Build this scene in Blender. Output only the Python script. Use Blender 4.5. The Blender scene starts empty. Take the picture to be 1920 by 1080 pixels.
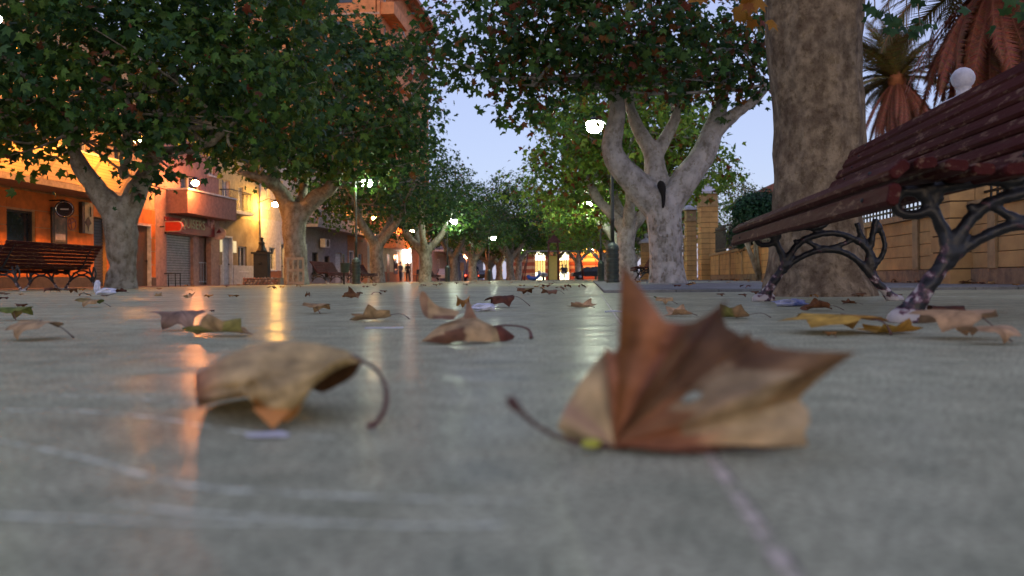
import bpy, math, random
import numpy as np
from mathutils import Vector, Matrix, Euler, noise
R = math.radians
# ------------------------------------------------------------------ camera, sky, exposure
SC = bpy.context.scene
C = SC.collection
F, CX, HY, CAMH, ROLL = 1557.0, 960.0, 523.0, 0.14, R(0.5)
cam = bpy.data.cameras.new('camera'); camo = bpy.data.objects.new('camera', cam); C.objects.link(camo)
cam.sensor_width = 36; cam.lens = F / 1920 * 36; cam.shift_y = -(540 - HY) / 1920
cam.clip_start = 0.02; cam.clip_end = 3000
camo.location = (0, 0, CAMH); camo.rotation_euler = (R(90), ROLL, 0)
cam.dof.use_dof = True; cam.dof.focus_distance = 6.5; cam.dof.aperture_fstop = 3.5
SC.camera = camo
world = bpy.data.worlds.new('World'); SC.world = world; world.use_nodes = True
nt = world.node_tree; nt.nodes.clear()
sky = nt.nodes.new('ShaderNodeTexSky'); sky.sky_type = 'NISHITA'; sky.sun_disc = False
SUN_EL, SUN_AZ = 8.0, 180.0
sky.sun_elevation = R(SUN_EL); sky.sun_rotation = R(SUN_AZ); sky.ozone_density = 2.2; sky.air_density = 1.0; sky.dust_density = 1.0
bg = nt.nodes.new('ShaderNodeBackground'); bg.inputs['Strength'].default_value = 0.034
out = nt.nodes.new('ShaderNodeOutputWorld')
veil = nt.nodes.new('ShaderNodeBackground'); veil.inputs['Color'].default_value = (.45, .455, .74, 1); veil.inputs['Strength'].default_value = .37   # even twilight haze over the whole sky
addn = nt.nodes.new('ShaderNodeAddShader')
nt.links.new(sky.outputs[0], bg.inputs['Color']); nt.links.new(bg.outputs[0], addn.inputs[0]); nt.links.new(veil.outputs[0], addn.inputs[1]); nt.links.new(addn.outputs[0], out.inputs['Surface'])
sun = bpy.data.lights.new('sun', 'SUN'); sun.energy = 0.05; sun.angle = R(25); sun.color = (1, .8, .62)
suno = bpy.data.objects.new('sun', sun); C.objects.link(suno)
az = R(SUN_AZ); sd = Vector((math.sin(az), math.cos(az), math.tan(R(12))))
suno.rotation_euler = sd.to_track_quat('Z', 'Y').to_euler()
SC.view_settings.view_transform = 'Standard'; SC.view_settings.look = 'None'
SC.view_settings.exposure = 1.2; SC.view_settings.gamma = 1; SC.view_settings.use_curve_mapping = False
SC.cycles.use_denoising = True
SC.cycles.max_bounces = 5; SC.cycles.diffuse_bounces = 3; SC.cycles.glossy_bounces = 3
SC.cycles.transmission_bounces = 4; SC.cycles.transparent_max_bounces = 6
SC.cycles.caustics_reflective = False; SC.cycles.caustics_refractive = False
SC.cycles.sample_clamp_indirect = 6

ct, st = math.cos(ROLL), math.sin(ROLL)
def at(px, py, Y):
    "world point at depth Y seen at photo pixel px, py"
    dx, dz = (px - CX) / F, (HY - py) / F
    return Vector(((dx * ct + dz * st) * Y, Y, CAMH + (-dx * st + dz * ct) * Y))
def gp(px, py, z=0.0):
    dx, dz = (px - CX) / F, (HY - py) / F
    k = -dx * st + dz * ct
    return at(px, py, (z - CAMH) / k)

# ------------------------------------------------------------------ materials
MATS = {}
def nodes(name):
    m = bpy.data.materials.new(name); m.use_nodes = True
    n = m.node_tree; b = n.nodes['Principled BSDF']
    return m, n, b
def mat(name, col, rough=.7, var=.18, scale=6.0, bump=.0, bscale=None, metal=0.0, col2=None, spec=.5, detail=5, stretch=None):
    "a noise-varied surface; col2 = the second colour of the patches"
    if name in MATS: return MATS[name]
    m, n, b = nodes(name)
    tc = n.nodes.new('ShaderNodeTexCoord'); mp = n.nodes.new('ShaderNodeMapping')
    n.links.new(tc.outputs['Object'], mp.inputs['Vector'])
    if stretch: mp.inputs['Scale'].default_value = stretch
    nz = n.nodes.new('ShaderNodeTexNoise'); nz.inputs['Scale'].default_value = scale; nz.inputs['Detail'].default_value = detail
    nz.inputs['Roughness'].default_value = .62
    n.links.new(mp.outputs[0], nz.inputs['Vector'])
    rp = n.nodes.new('ShaderNodeValToRGB')
    c2 = col2 or tuple(c * (1 - var * 1.6) for c in col)
    rp.color_ramp.elements[0].position = .34; rp.color_ramp.elements[1].position = .66
    rp.color_ramp.elements[0].color = (*c2, 1)
    rp.color_ramp.elements[1].color = (*[min(1, c * (1 + var * .6)) for c in col], 1)
    n.links.new(nz.outputs['Fac'], rp.inputs[0]); n.links.new(rp.outputs[0], b.inputs['Base Color'])
    b.inputs['Roughness'].default_value = rough; b.inputs['Metallic'].default_value = metal
    b.inputs['Specular IOR Level'].default_value = spec
    if bump:
        n2 = n.nodes.new('ShaderNodeTexNoise'); n2.inputs['Scale'].default_value = bscale or scale * 4; n2.inputs['Detail'].default_value = 6
        n.links.new(mp.outputs[0], n2.inputs['Vector'])
        bp = n.nodes.new('ShaderNodeBump'); bp.inputs['Strength'].default_value = bump; bp.inputs['Distance'].default_value = .02
        n.links.new(n2.outputs['Fac'], bp.inputs['Height']); n.links.new(bp.outputs[0], b.inputs['Normal'])
    MATS[name] = m
    return m
def emit(name, col, s, base=(.8, .8, .8)):
    if name in MATS: return MATS[name]
    m, n, b = nodes(name)
    b.inputs['Base Color'].default_value = (*base, 1); b.inputs['Emission Color'].default_value = (*col, 1)
    b.inputs['Emission Strength'].default_value = s
    MATS[name] = m
    return m
def leaf_mat(name, rough=.55, trans=.35, vary=.35):
    m, n, b = nodes(name)
    a = n.nodes.new('ShaderNodeAttribute'); a.attribute_name = 'tint'
    tc = n.nodes.new('ShaderNodeTexCoord')
    nz = n.nodes.new('ShaderNodeTexNoise'); nz.inputs['Scale'].default_value = 28; nz.inputs['Detail'].default_value = 5
    n.links.new(tc.outputs['Object'], nz.inputs['Vector'])
    mr = n.nodes.new('ShaderNodeMapRange'); mr.inputs[1].default_value = .3; mr.inputs[2].default_value = .7
    mr.inputs[3].default_value = 1 - vary; mr.inputs[4].default_value = 1 + vary * .4
    n.links.new(nz.outputs['Fac'], mr.inputs[0])
    mx = n.nodes.new('ShaderNodeVectorMath'); mx.operation = 'SCALE'
    n.links.new(a.outputs['Color'], mx.inputs[0]); n.links.new(mr.outputs[0], mx.inputs['Scale'])
    n.links.new(mx.outputs[0], b.inputs['Base Color'])
    b.inputs['Roughness'].default_value = rough; b.inputs['Specular IOR Level'].default_value = .2
    tr = n.nodes.new('ShaderNodeBsdfTranslucent'); n.links.new(mx.outputs[0], tr.inputs['Color'])
    ms = n.nodes.new('ShaderNodeMixShader'); ms.inputs[0].default_value = trans
    n.links.new(b.outputs[0], ms.inputs[1]); n.links.new(tr.outputs[0], ms.inputs[2])
    n.links.new(ms.outputs[0], n.nodes['Material Output'].inputs['Surface'])
    return m

# ------------------------------------------------------------------ mesh building
class MB:
    def __init__(s): s.v = []; s.f = []; s.m = []; s.sm = []
    def add(s, v, f, mi=0, smooth=False):
        o = len(s.v); s.v += [tuple(p) for p in v]; s.f += [tuple(i + o for i in q) for q in f]
        s.m += [mi] * len(f); s.sm += [smooth] * len(f)
        return s
    def hexa(s, p, mi=0):  # p: bottom 4 then top 4
        return s.add(p, [(3, 2, 1, 0), (4, 5, 6, 7), (0, 1, 5, 4), (1, 2, 6, 5), (2, 3, 7, 6), (3, 0, 4, 7)], mi)
    def box(s, x0, x1, y0, y1, z0, z1, mi=0):
        return s.hexa([(x0, y0, z0), (x1, y0, z0), (x1, y1, z0), (x0, y1, z0), (x0, y0, z1), (x1, y0, z1), (x1, y1, z1), (x0, y1, z1)], mi)
    def tube(s, pts, rad, n=8, mi=0, cap=True, rough=0.0):
        pts = [Vector(p) for p in pts]
        if not hasattr(rad, '__len__'): rad = [rad] * len(pts)
        t = [(pts[min(i + 1, len(pts) - 1)] - pts[max(i - 1, 0)]).normalized() for i in range(len(pts))]
        a = Vector((0, 0, 1)) if abs(t[0].z) < .9 else Vector((1, 0, 0))
        u = t[0].cross(a).normalized(); V = []; 
        for i, p in enumerate(pts):
            u = (u - t[i] * u.dot(t[i])).normalized(); w = t[i].cross(u)
            for k in range(n):
                an = 2 * math.pi * k / n; r = rad[i] * (1 + (random.uniform(-rough, rough) if rough else 0))
                V.append(p + (u * math.cos(an) + w * math.sin(an)) * r)
        Fc = [(i * n + k, i * n + (k + 1) % n, (i + 1) * n + (k + 1) % n, (i + 1) * n + k) for i in range(len(pts) - 1) for k in range(n)]
        if cap: Fc += [tuple(range(n))[::-1], tuple((len(pts) - 1) * n + k for k in range(n))]
        return s.add(V, Fc, mi, True)
    def lathe(s, prof, n=16, c=(0, 0, 0), mi=0, smooth=True):
        V = []; 
        for r, z in prof:
            for k in range(n):
                a = 2 * math.pi * k / n; V.append((c[0] + r * math.cos(a), c[1] + r * math.sin(a), c[2] + z))
        L = len(prof)
        Fc = [(i * n + k, i * n + (k + 1) % n, (i + 1) * n + (k + 1) % n, (i + 1) * n + k) for i in range(L - 1) for k in range(n)]
        Fc += [tuple(range(n))[::-1], tuple((L - 1) * n + k for k in range(n))]
        return s.add(V, Fc, mi, smooth)
    def ball(s, c, r, n=10, mi=0, sq=(1, 1, 1)):
        prof = [(max(.001, math.sin(math.pi * i / n)) , -math.cos(math.pi * i / n)) for i in range(n + 1)]
        V = []; m = n * 2
        for a, z in prof:
            for k in range(m):
                an = 2 * math.pi * k / m
                V.append((c[0] + r * sq[0] * a * math.cos(an), c[1] + r * sq[1] * a * math.sin(an), c[2] + r * sq[2] * z))
        Fc = [(i * m + k, i * m + (k + 1) % m, (i + 1) * m + (k + 1) % m, (i + 1) * m + k) for i in range(n) for k in range(m)]
        return s.add(V, Fc, mi, True)
    def build(s, name, mats, parent=None, loc=None, kind=None):
        me = bpy.data.meshes.new(name); me.from_pydata(s.v, [], s.f)
        if not isinstance(mats, (list, tuple)): mats = [mats]
        for m in mats: me.materials.append(m)
        me.polygons.foreach_set('material_index', s.m); me.polygons.foreach_set('use_smooth', s.sm); me.update()
        o = bpy.data.objects.new(name, me); C.objects.link(o)
        if parent: o.parent = parent
        if loc is not None: o.location = loc
        if kind: o['kind'] = kind
        return o
def empty(name, label, cat, loc=(0, 0, 0), rz=0, group=None):
    o = bpy.data.objects.new(name, None); C.objects.link(o); o.location = loc; o.rotation_euler = (0, 0, rz)
    o.empty_display_size = .1
    o['label'] = label; o['category'] = cat
    if group: o['group'] = group
    return o
def tag(o, label, cat, group=None):
    o['label'] = label; o['category'] = cat
    if group: o['group'] = group
    return o
def dup(root, loc=None, rz=None, label=None, scale=None):
    def cp(o, par):
        c = o.copy(); C.objects.link(c)
        if par: c.parent = par
        for ch in list(o.children): cp(ch, c)
        return c
    r = cp(root, None)
    if loc is not None: r.location = loc
    if rz is not None: r.rotation_euler = (0, 0, rz)
    if scale: r.scale = scale
    if label: r['label'] = label
    return r
def link(name, me, parent, loc=(0, 0, 0), rot=(0, 0, 0), sc=1):
    o = bpy.data.objects.new(name, me); C.objects.link(o); o.parent = parent; o.location = loc; o.rotation_euler = rot
    o.scale = (sc, sc, sc) if not hasattr(sc, '__len__') else sc
    return o
def remesh(o, voxel, amp=0.0, freq=3.0, amp2=0.0, freq2=12.0, smooth=2, zs=1.0):
    "fuse overlapping tubes to one skin, then roughen"
    md = o.modifiers.new('r', 'REMESH'); md.mode = 'VOXEL'; md.voxel_size = voxel; md.use_smooth_shade = True
    if smooth:
        ms = o.modifiers.new('s', 'SMOOTH'); ms.factor = .5; ms.iterations = smooth
    dg = bpy.context.evaluated_depsgraph_get(); dg.update()
    me = bpy.data.meshes.new_from_object(o.evaluated_get(dg)); o.modifiers.clear()
    if amp or amp2:
        nv = len(me.vertices); co = np.empty(nv * 3, 'f'); me.vertices.foreach_get('co', co); co = co.reshape(-1, 3)
        no = np.array([v.normal[:] for v in me.vertices])
        d = np.array([amp * noise.noise(Vector((c[0] * freq, c[1] * freq, c[2] * freq * zs))) +
                      amp2 * noise.noise(Vector((c[0] * freq2, c[1] * freq2, c[2] * freq2 * zs + 7))) for c in co])
        co = co + no * d[:, None]; me.vertices.foreach_set('co', co.astype('f').ravel()); me.update()
    old = o.data; o.data = me
    if len(me.materials) == 0:
        for m in old.materials: me.materials.append(m)
    return o
def smoothpts(P, rad=None, sub=4):
    "Catmull-Rom through points"
    P = [Vector(p) for p in P]; out = []; ro = []
    n = len(P)
    for i in range(n - 1):
        p0, p1, p2, p3 = P[max(i - 1, 0)], P[i], P[i + 1], P[min(i + 2, n - 1)]
        for k in range(sub):
            t = k / sub
            out.append(.5 * ((2 * p1) + (-p0 + p2) * t + (2 * p0 - 5 * p1 + 4 * p2 - p3) * t * t + (-p0 + 3 * p1 - 3 * p2 + p3) * t ** 3))
            if rad: ro.append(rad[i] * (1 - t) + rad[i + 1] * t)
    out.append(P[-1])
    if rad: ro.append(rad[-1]); return out, ro
    return out

# ------------------------------------------------------------------ ground
def ground_mat(name, base, dark, rough, joint=None):
    m, n, b = nodes(name)
    tc = n.nodes.new('ShaderNodeTexCoord')
    def nz(s, d=6, v=None, rg=.6):
        x = n.nodes.new('ShaderNodeTexNoise'); x.inputs['Scale'].default_value = s; x.inputs['Detail'].default_value = d; x.inputs['Roughness'].default_value = rg
        n.links.new(v or tc.outputs['Object'], x.inputs['Vector']); return x
    def ramp(src, e0, e1, c0, c1):
        r = n.nodes.new('ShaderNodeValToRGB'); r.color_ramp.elements[0].position = e0; r.color_ramp.elements[1].position = e1
        r.color_ramp.elements[0].color = (*c0, 1); r.color_ramp.elements[1].color = (*c1, 1); n.links.new(src, r.inputs[0]); return r
    def mul(a, c, f=1):
        x = n.nodes.new('ShaderNodeMix'); x.data_type = 'RGBA'; x.blend_type = 'MULTIPLY'; x.inputs[0].default_value = f
        n.links.new(a, x.inputs[6]); n.links.new(c, x.inputs[7]); return x.outputs[2]
    big = ramp(nz(.9).outputs[0], .35, .65, dark, base)
    med = ramp(nz(14).outputs[0], .3, .62, (.72, .74, .72), (1.06, 1.05, 1.03))
    fine = ramp(nz(160, 3).outputs[0], .35, .6, (.50, .50, .50), (1.18, 1.18, 1.18))
    spots = ramp(nz(38, 2).outputs[0], .24, .3, (.5, .47, .45), (1, 1, 1))
    col = mul(mul(mul(big.outputs[0], med.outputs[0]), fine.outputs[0]), spots.outputs[0])
    h = nz(60).outputs[0]
    if joint:
        mp = n.nodes.new('ShaderNodeMapping'); mp.inputs['Rotation'].default_value = (0, 0, R(5.4)); n.links.new(tc.outputs['Object'], mp.inputs['Vector'])
        br = n.nodes.new('ShaderNodeTexBrick'); n.links.new(mp.outputs[0], br.inputs['Vector'])
        br.offset = 0; br.inputs['Scale'].default_value = 1; br.inputs['Brick Width'].default_value = joint; br.inputs['Row Height'].default_value = joint
        br.inputs['Mortar Size'].default_value = .006; br.inputs['Mortar Smooth'].default_value = .1
        br.inputs['Color1'].default_value = (1, 1, 1, 1); br.inputs['Color2'].default_value = (.9, .91, .9, 1); br.inputs['Mortar'].default_value = (.45, .45, .45, 1)
        col = mul(col, br.outputs['Color'])
    n.links.new(col, b.inputs['Base Color']); b.inputs['Specular IOR Level'].default_value = .2
    rr = n.nodes.new('ShaderNodeMapRange'); rr.inputs[3].default_value = rough[0]; rr.inputs[4].default_value = rough[1]
    rr.inputs[1].default_value = .3; rr.inputs[2].default_value = .7
    n.links.new(nz(2.3, 8).outputs[0], rr.inputs[0]); n.links.new(rr.outputs[0], b.inputs['Roughness'])
    bp = n.nodes.new('ShaderNodeBump'); bp.inputs['Strength'].default_value = .25; bp.inputs['Distance'].default_value = .002
    n.links.new(h, bp.inputs['Height']); 
    b2 = n.nodes.new('ShaderNodeBump'); b2.inputs['Strength'].default_value = .12; b2.inputs['Distance'].default_value = .01
    n.links.new(nz(5, 3).outputs[0], b2.inputs['Height']); n.links.new(b2.outputs[0], bp.inputs['Normal'])
    n.links.new(bp.outputs[0], b.inputs['Normal'])
    df = n.nodes.new('ShaderNodeBsdfDiffuse'); n.links.new(col, df.inputs['Color']); n.links.new(bp.outputs[0], df.inputs['Normal'])
    mp3 = n.nodes.new('ShaderNodeMapping'); mp3.inputs['Scale'].default_value = (.5, 3.2, 1); n.links.new(tc.outputs['Object'], mp3.inputs['Vector'])
    mf = n.nodes.new('ShaderNodeMapRange'); mf.inputs[1].default_value = .40; mf.inputs[2].default_value = .62; mf.inputs[3].default_value = .60; mf.inputs[4].default_value = .93
    n.links.new(nz(2.2, 5, mp3.outputs[0]).outputs[0], mf.inputs[0])
    ms = n.nodes.new('ShaderNodeMixShader'); n.links.new(mf.outputs[0], ms.inputs[0]); n.links.new(b.outputs[0], ms.inputs[1]); n.links.new(df.outputs[0], ms.inputs[2])
    n.links.new(ms.outputs[0], n.nodes['Material Output'].inputs['Surface'])
    return m
M_ground = ground_mat('plaza_terrazzo', (.49, .485, .32), (.375, .37, .245), (.17, .30), joint=None)
M_slab = ground_mat('pale_slab', (.30, .30, .29), (.22, .22, .215), (.35, .55), joint=.4)
M_asph = ground_mat('asphalt', (.06, .06, .06), (.045, .045, .045), (.5, .7))
M_walk = ground_mat('pink_sidewalk', (.30, .22, .19), (.23, .17, .15), (.35, .55), joint=.3)
M_kerb = mat('kerb_stone', (.3, .29, .27), .6, bump=.3)
AX = .094
def line(c, Y): return c + AX * Y
def strip(name, c0, c1, y0, y1, z0, z1, m, skip_bottom=True):
    b = MB(); b.hexa([(line(c0, y0), y0, z0), (line(c1, y0), y0, z0), (line(c1, y1), y1, z0), (line(c0, y1), y1, z0),
                      (line(c0, y0), y0, z1), (line(c1, y0), y0, z1), (line(c1, y1), y1, z1), (line(c0, y1), y1, z1)])
    o = b.build(name, m); o['kind'] = 'structure'; return o
b = MB(); b.add([(-900, -60, -.16), (900, -60, -.16), (900, 1800, -.16), (-900, 1800, -.16)], [(0, 1, 2, 3)])
o = b.build('ground', M_asph); o['kind'] = 'structure'
strip('plaza_paving', -11.6, 5.0, -8, 150, -.15, 0, M_ground)
strip('plaza_kerb', -11.75, -11.602, -8, 150, -.155, .002, M_kerb)
strip('sidewalk', -18.0, -15.6, -8, 150, -.157, -.02, M_walk)
strip('raised_pavement', .13, 4.998, 7.8, 34, .0, .026, M_slab)
strip('far_pavement', 3.0, 4.998, 34.01, 110, .0, .026, M_slab)
strip('garden_soil', 5.3, 60, -8, 110, -.15, .02, mat('soil', (.08, .06, .04), .9, bump=.5))
# the drain joint that runs down the plaza
M_joint = mat('joint_filler', (.22, .21, .18), .8, bump=.4)
M_jointl = mat('joint_edge', (.60, .54, .44), .5, bump=.2)
def soft_mat(name, col, k):
    m, n, b = nodes(name); b.inputs['Base Color'].default_value = (*col, 1); b.inputs['Roughness'].default_value = .5; b.inputs['Specular IOR Level'].default_value = .15
    at_ = n.nodes.new('ShaderNodeAttribute'); at_.attribute_name = 'edge_fade'; tr = n.nodes.new('ShaderNodeBsdfTransparent'); ms = n.nodes.new('ShaderNodeMixShader')
    tc = n.nodes.new('ShaderNodeTexCoord'); nz = n.nodes.new('ShaderNodeTexNoise'); nz.inputs['Scale'].default_value = 45; nz.inputs['Detail'].default_value = 5; n.links.new(tc.outputs['Object'], nz.inputs[0])
    mr = n.nodes.new('ShaderNodeMapRange'); mr.inputs[1].default_value = .35; mr.inputs[2].default_value = .62; mr.inputs[3].default_value = .1; mr.inputs[4].default_value = k; n.links.new(nz.outputs[0], mr.inputs[0])
    mu = n.nodes.new('ShaderNodeMath'); mu.operation = 'MULTIPLY'; n.links.new(at_.outputs['Fac'], mu.inputs[0]); n.links.new(mr.outputs[0], mu.inputs[1])
    n.links.new(mu.outputs[0], ms.inputs[0]); n.links.new(tr.outputs[0], ms.inputs[1]); n.links.new(b.outputs[0], ms.inputs[2]); n.links.new(ms.outputs[0], n.nodes['Material Output'].inputs['Surface'])
    return m
def ribbon(name, pts, w, z, m, kind='structure'):
    V = []; cv = []; np_ = len(pts)
    for i, p in enumerate(pts):
        a = pts[max(i - 1, 0)]; c = pts[min(i + 1, np_ - 1)]
        t = Vector((c[0] - a[0], c[1] - a[1])).normalized(); nn = Vector((-t.y, t.x)) * (w if not hasattr(w, '__len__') else w[i]) / 2
        for q, e in ((-1, 0), (-.35, 1), (.35, 1), (1, 0)):
            V.append((p[0] + nn.x * q, p[1] + nn.y * q, z)); cv.append(e if hasattr(w, '__len__') is False or 0 < i < np_ - 1 else 0)
    me = bpy.data.meshes.new(name); me.from_pydata(V, [], [(4 * i + j, 4 * i + j + 1, 4 * i + j + 5, 4 * i + j + 4) for i in range(np_ - 1) for j in range(3)])
    at_ = me.attributes.new('edge_fade', 'FLOAT', 'POINT'); at_.data.foreach_set('value', cv); me.materials.append(m); me.update()
    o = bpy.data.objects.new(name, me); C.objects.link(o); o['kind'] = kind; return o
M_joint = soft_mat('joint_grime', (.16, .15, .12), .75); M_jointl = soft_mat('joint_edge', (.75, .64, .50), .8)
jl = lambda d: [(line(.098 + d, y), y) for y in (-1, .3, .6, 1, 2, 4, 6, 7.79)]
ribbon('paving_joint', jl(0), .004, .0012, M_joint)
ribbon('joint_edge', jl(-.006), .014, .0014, M_jointl)
# pale arcs with faded edges, ribbons just above the surface, bottom of the photograph
M_arc = soft_mat('pale_arc', (.80, .82, .60), .9)
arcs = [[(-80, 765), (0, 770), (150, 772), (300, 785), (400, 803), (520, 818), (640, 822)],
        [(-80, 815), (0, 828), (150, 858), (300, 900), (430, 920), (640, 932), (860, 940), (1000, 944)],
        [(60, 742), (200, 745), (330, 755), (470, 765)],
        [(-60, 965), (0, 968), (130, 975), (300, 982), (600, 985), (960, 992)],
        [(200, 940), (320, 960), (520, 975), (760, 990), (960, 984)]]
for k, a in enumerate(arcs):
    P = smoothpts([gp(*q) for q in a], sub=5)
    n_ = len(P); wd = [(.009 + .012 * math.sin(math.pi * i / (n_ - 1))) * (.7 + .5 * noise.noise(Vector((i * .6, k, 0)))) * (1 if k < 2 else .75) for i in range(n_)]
    ribbon('pale_arc', [(p.x, p.y) for p in P], wd, .0006 + k * .0001, M_arc)
# faint paving joints that cross the plaza
for Yc in (1.38, 3.1, 5.4, 9.0, 14.0, 21.0, 32.0, 48.0):
    ribbon('paving_joint', [(-11.5 + AX * Yc, Yc + 1.0), (-4, Yc + .35), (line(.098, Yc), Yc)], .006 + .0006 * Yc, .0009, M_joint)

# ------------------------------------------------------------------ plane trees
M_bark = None
def bark_mat(name, c1, c2, c3, sc=5):
    m, n, b = nodes(name)
    tc = n.nodes.new('ShaderNodeTexCoord'); mp = n.nodes.new('ShaderNodeMapping'); mp.inputs['Scale'].default_value = (1, 1, .8)
    n.links.new(tc.outputs['Object'], mp.inputs['Vector'])
    def nz(s, d=6):
        x = n.nodes.new('ShaderNodeTexNoise'); x.inputs['Scale'].default_value = s; x.inputs['Detail'].default_value = d
        x.inputs['Roughness'].default_value = .65; n.links.new(mp.outputs[0], x.inputs['Vector']); return x
    r1 = n.nodes.new('ShaderNodeValToRGB'); e = r1.color_ramp.elements
    e[0].position = .33; e[0].color = (*c1, 1); e[1].position = .62; e[1].color = (*c2, 1)
    x = e.new(.47); x.color = (*c3, 1)
    n.links.new(nz(sc).outputs[0], r1.inputs[0])
    r2 = n.nodes.new('ShaderNodeValToRGB'); r2.color_ramp.elements[0].position = .41; r2.color_ramp.elements[1].position = .455
    r2.color_ramp.elements[0].color = (.68, .65, .58, 1); r2.color_ramp.elements[1].color = (1, 1, 1, 1)
    n.links.new(nz(sc * 2.1, 8).outputs[0], r2.inputs[0])
    mx = n.nodes.new('ShaderNodeMix'); mx.data_type = 'RGBA'; mx.blend_type = 'MULTIPLY'; mx.inputs[0].default_value = .85
    n.links.new(r1.outputs[0], mx.inputs[6]); n.links.new(r2.outputs[0], mx.inputs[7]); n.links.new(mx.outputs[2], b.inputs['Base Color'])
    b.inputs['Roughness'].default_value = .85; b.inputs['Specular IOR Level'].default_value = .2
    bp = n.nodes.new('ShaderNodeBump'); bp.inputs['Strength'].default_value = .7; bp.inputs['Distance'].default_value = .03
    n.links.new(nz(sc * 3, 8).outputs[0], bp.inputs['Height']); n.links.new(bp.outputs[0], b.inputs['Normal'])
    return m
M_bark = bark_mat('plane_bark', (.15, .125, .095), (.34, .315, .27), (.235, .21, .17))
M_barkw = bark_mat('pale_plane_bark', (.22, .205, .18), (.50, .48, .45), (.36, .345, .32))
M_barkb = bark_mat('brown_plane_bark', (.105, .07, .044), (.31, .235, .15), (.17, .125, .08), sc=11)
M_hole = mat('rot_hole', (.012, .010, .009), .95)
M_leaf = leaf_mat('green_foliage', .5, .35)
TIP = [(90, 1), (62, .52), (38, .92), (8, .5), (-18, .62), (-62, .30), (-90, .12), (-118, .30), (198, .62), (172, .5), (142, .92), (118, .52)]
LT = np.array([(0, 0, .05)] + [(math.cos(R(a)) * r, math.sin(R(a)) * r + .1, -.22 * abs(math.cos(R(a)) * r) - .18 * r * r) for a, r in TIP])
LF = [(0, i, i % 12 + 1) for i in range(1, 13)]
LT2 = np.array([(0, -.3, 0), (.75, .05, -.1), (.35, .3, 0), (0, 1, -.2), (-.35, .3, 0), (-.75, .05, -.1)])
LF2 = [(0, 1, 2), (0, 2, 4), (2, 3, 4), (0, 4, 5)]
GREENS = [(.042, .100, .024), (.065, .140, .028), (.026, .066, .022), (.080, .150, .028), (.034, .085, .034), (.060, .115, .024)]
def crown_arrays(rng, blobs, n, size, pal, per=14, hi=True, up=.55, shell=.5, sig=.26):
    T, FF = (LT, LF) if hi else (LT2, LF2)
    T = T * .5
    w = np.array([b[3] * b[4] * b[5] for b in blobs]); w = w / w.sum()
    nc = n // per
    bi = rng.choice(len(blobs), nc, p=w); B = np.array(blobs)[bi]
    d = rng.normal(size=(nc, 3)); d /= np.linalg.norm(d, axis=1)[:, None]
    r = rng.uniform(shell ** 3, 1, nc) ** (1 / 3)
    cc = B[:, :3] + d * r[:, None] * B[:, 3:6]
    pos = np.repeat(cc, per, 0) + rng.normal(size=(nc * per, 3)) * sig * np.array([1, 1, .7])
    outd = np.repeat(d, per, 0)
    N = nc * per
    nrm = outd * .6 + rng.normal(size=(N, 3)) * .55 + np.array([0, 0, up]); nrm /= np.linalg.norm(nrm, axis=1)[:, None]
    tv = rng.normal(size=(N, 3)) + np.array([0, 0, -.6]); tv -= nrm * (tv * nrm).sum(1)[:, None]; tv /= np.linalg.norm(tv, axis=1)[:, None]
    bv = np.cross(tv, nrm)
    s = size * rng.uniform(.45, 1.3, N)
    V = pos[:, None, :] + s[:, None, None] * (T[None, :, 0:1] * bv[:, None, :] + T[None, :, 1:2] * tv[:, None, :] + T[None, :, 2:3] * nrm[:, None, :])
    K = len(T)
    cl = np.repeat(rng.integers(0, len(pal[0]), nc), per)
    own = rng.random(N) < .3; cl[own] = rng.integers(0, len(pal[0]), own.sum())
    col = np.array(pal[0])[cl] * rng.uniform(.9, 1.6, (N, 1))
    if pal[1] > 0:
        k = rng.random(N) < pal[1]; col[k] = np.array(pal[2])[rng.integers(0, len(pal[2]), k.sum())]
    col = np.repeat(col, K, 0)
    fa = (np.array(FF)[None] + (np.arange(N) * K)[:, None, None]).reshape(-1, 3)
    return V.reshape(-1, 3), fa, col
def tri_mesh(name, V, Fa, col, m):
    me = bpy.data.meshes.new(name); nv, nf = len(V), len(Fa)
    me.vertices.add(nv); me.vertices.foreach_set('co', V.astype('f').ravel())
    me.loops.add(nf * 3); me.loops.foreach_set('vertex_index', Fa.astype('i').ravel())
    me.polygons.add(nf); me.polygons.foreach_set('loop_start', np.arange(0, nf * 3, 3, dtype='i')); 
    me.update(calc_edges=True)
    a = me.attributes.new('tint', 'FLOAT_COLOR', 'POINT')
    a.data.foreach_set('color', np.concatenate([col, np.ones((nv, 1))], 1).astype('f').ravel())
    me.materials.append(m); return me
REDS = [(.22, .06, .03), (.28, .11, .03), (.17, .075, .035)]
YEL = [(.20, .17, .03), (.22, .11, .03)]
def leaf_single(seed, col):
    rng = np.random.default_rng(seed); V = LT * .5
    return tri_mesh('leaf', V, np.array(LF), np.tile(np.array(col), (len(V), 1)), M_leaf)
LEAVES = [leaf_single(1, (.04, .10, .036)), leaf_single(2, (.055, .12, .035)), leaf_single(3, (.14, .055, .03)), leaf_single(4, (.03, .075, .034))]
def limbs_mesh(limbs, root, m, voxel, amp=.03, twigs=None, seed=0, n=10):
    b = MB()
    for P, rad in limbs:
        p, r = smoothpts(P, rad, 4); b.tube(p, r, n)
    o = b.build('trunk', m, root); remesh(o, voxel, amp, 2.2, amp * .35, 9, 2, .6)
    return o
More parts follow.
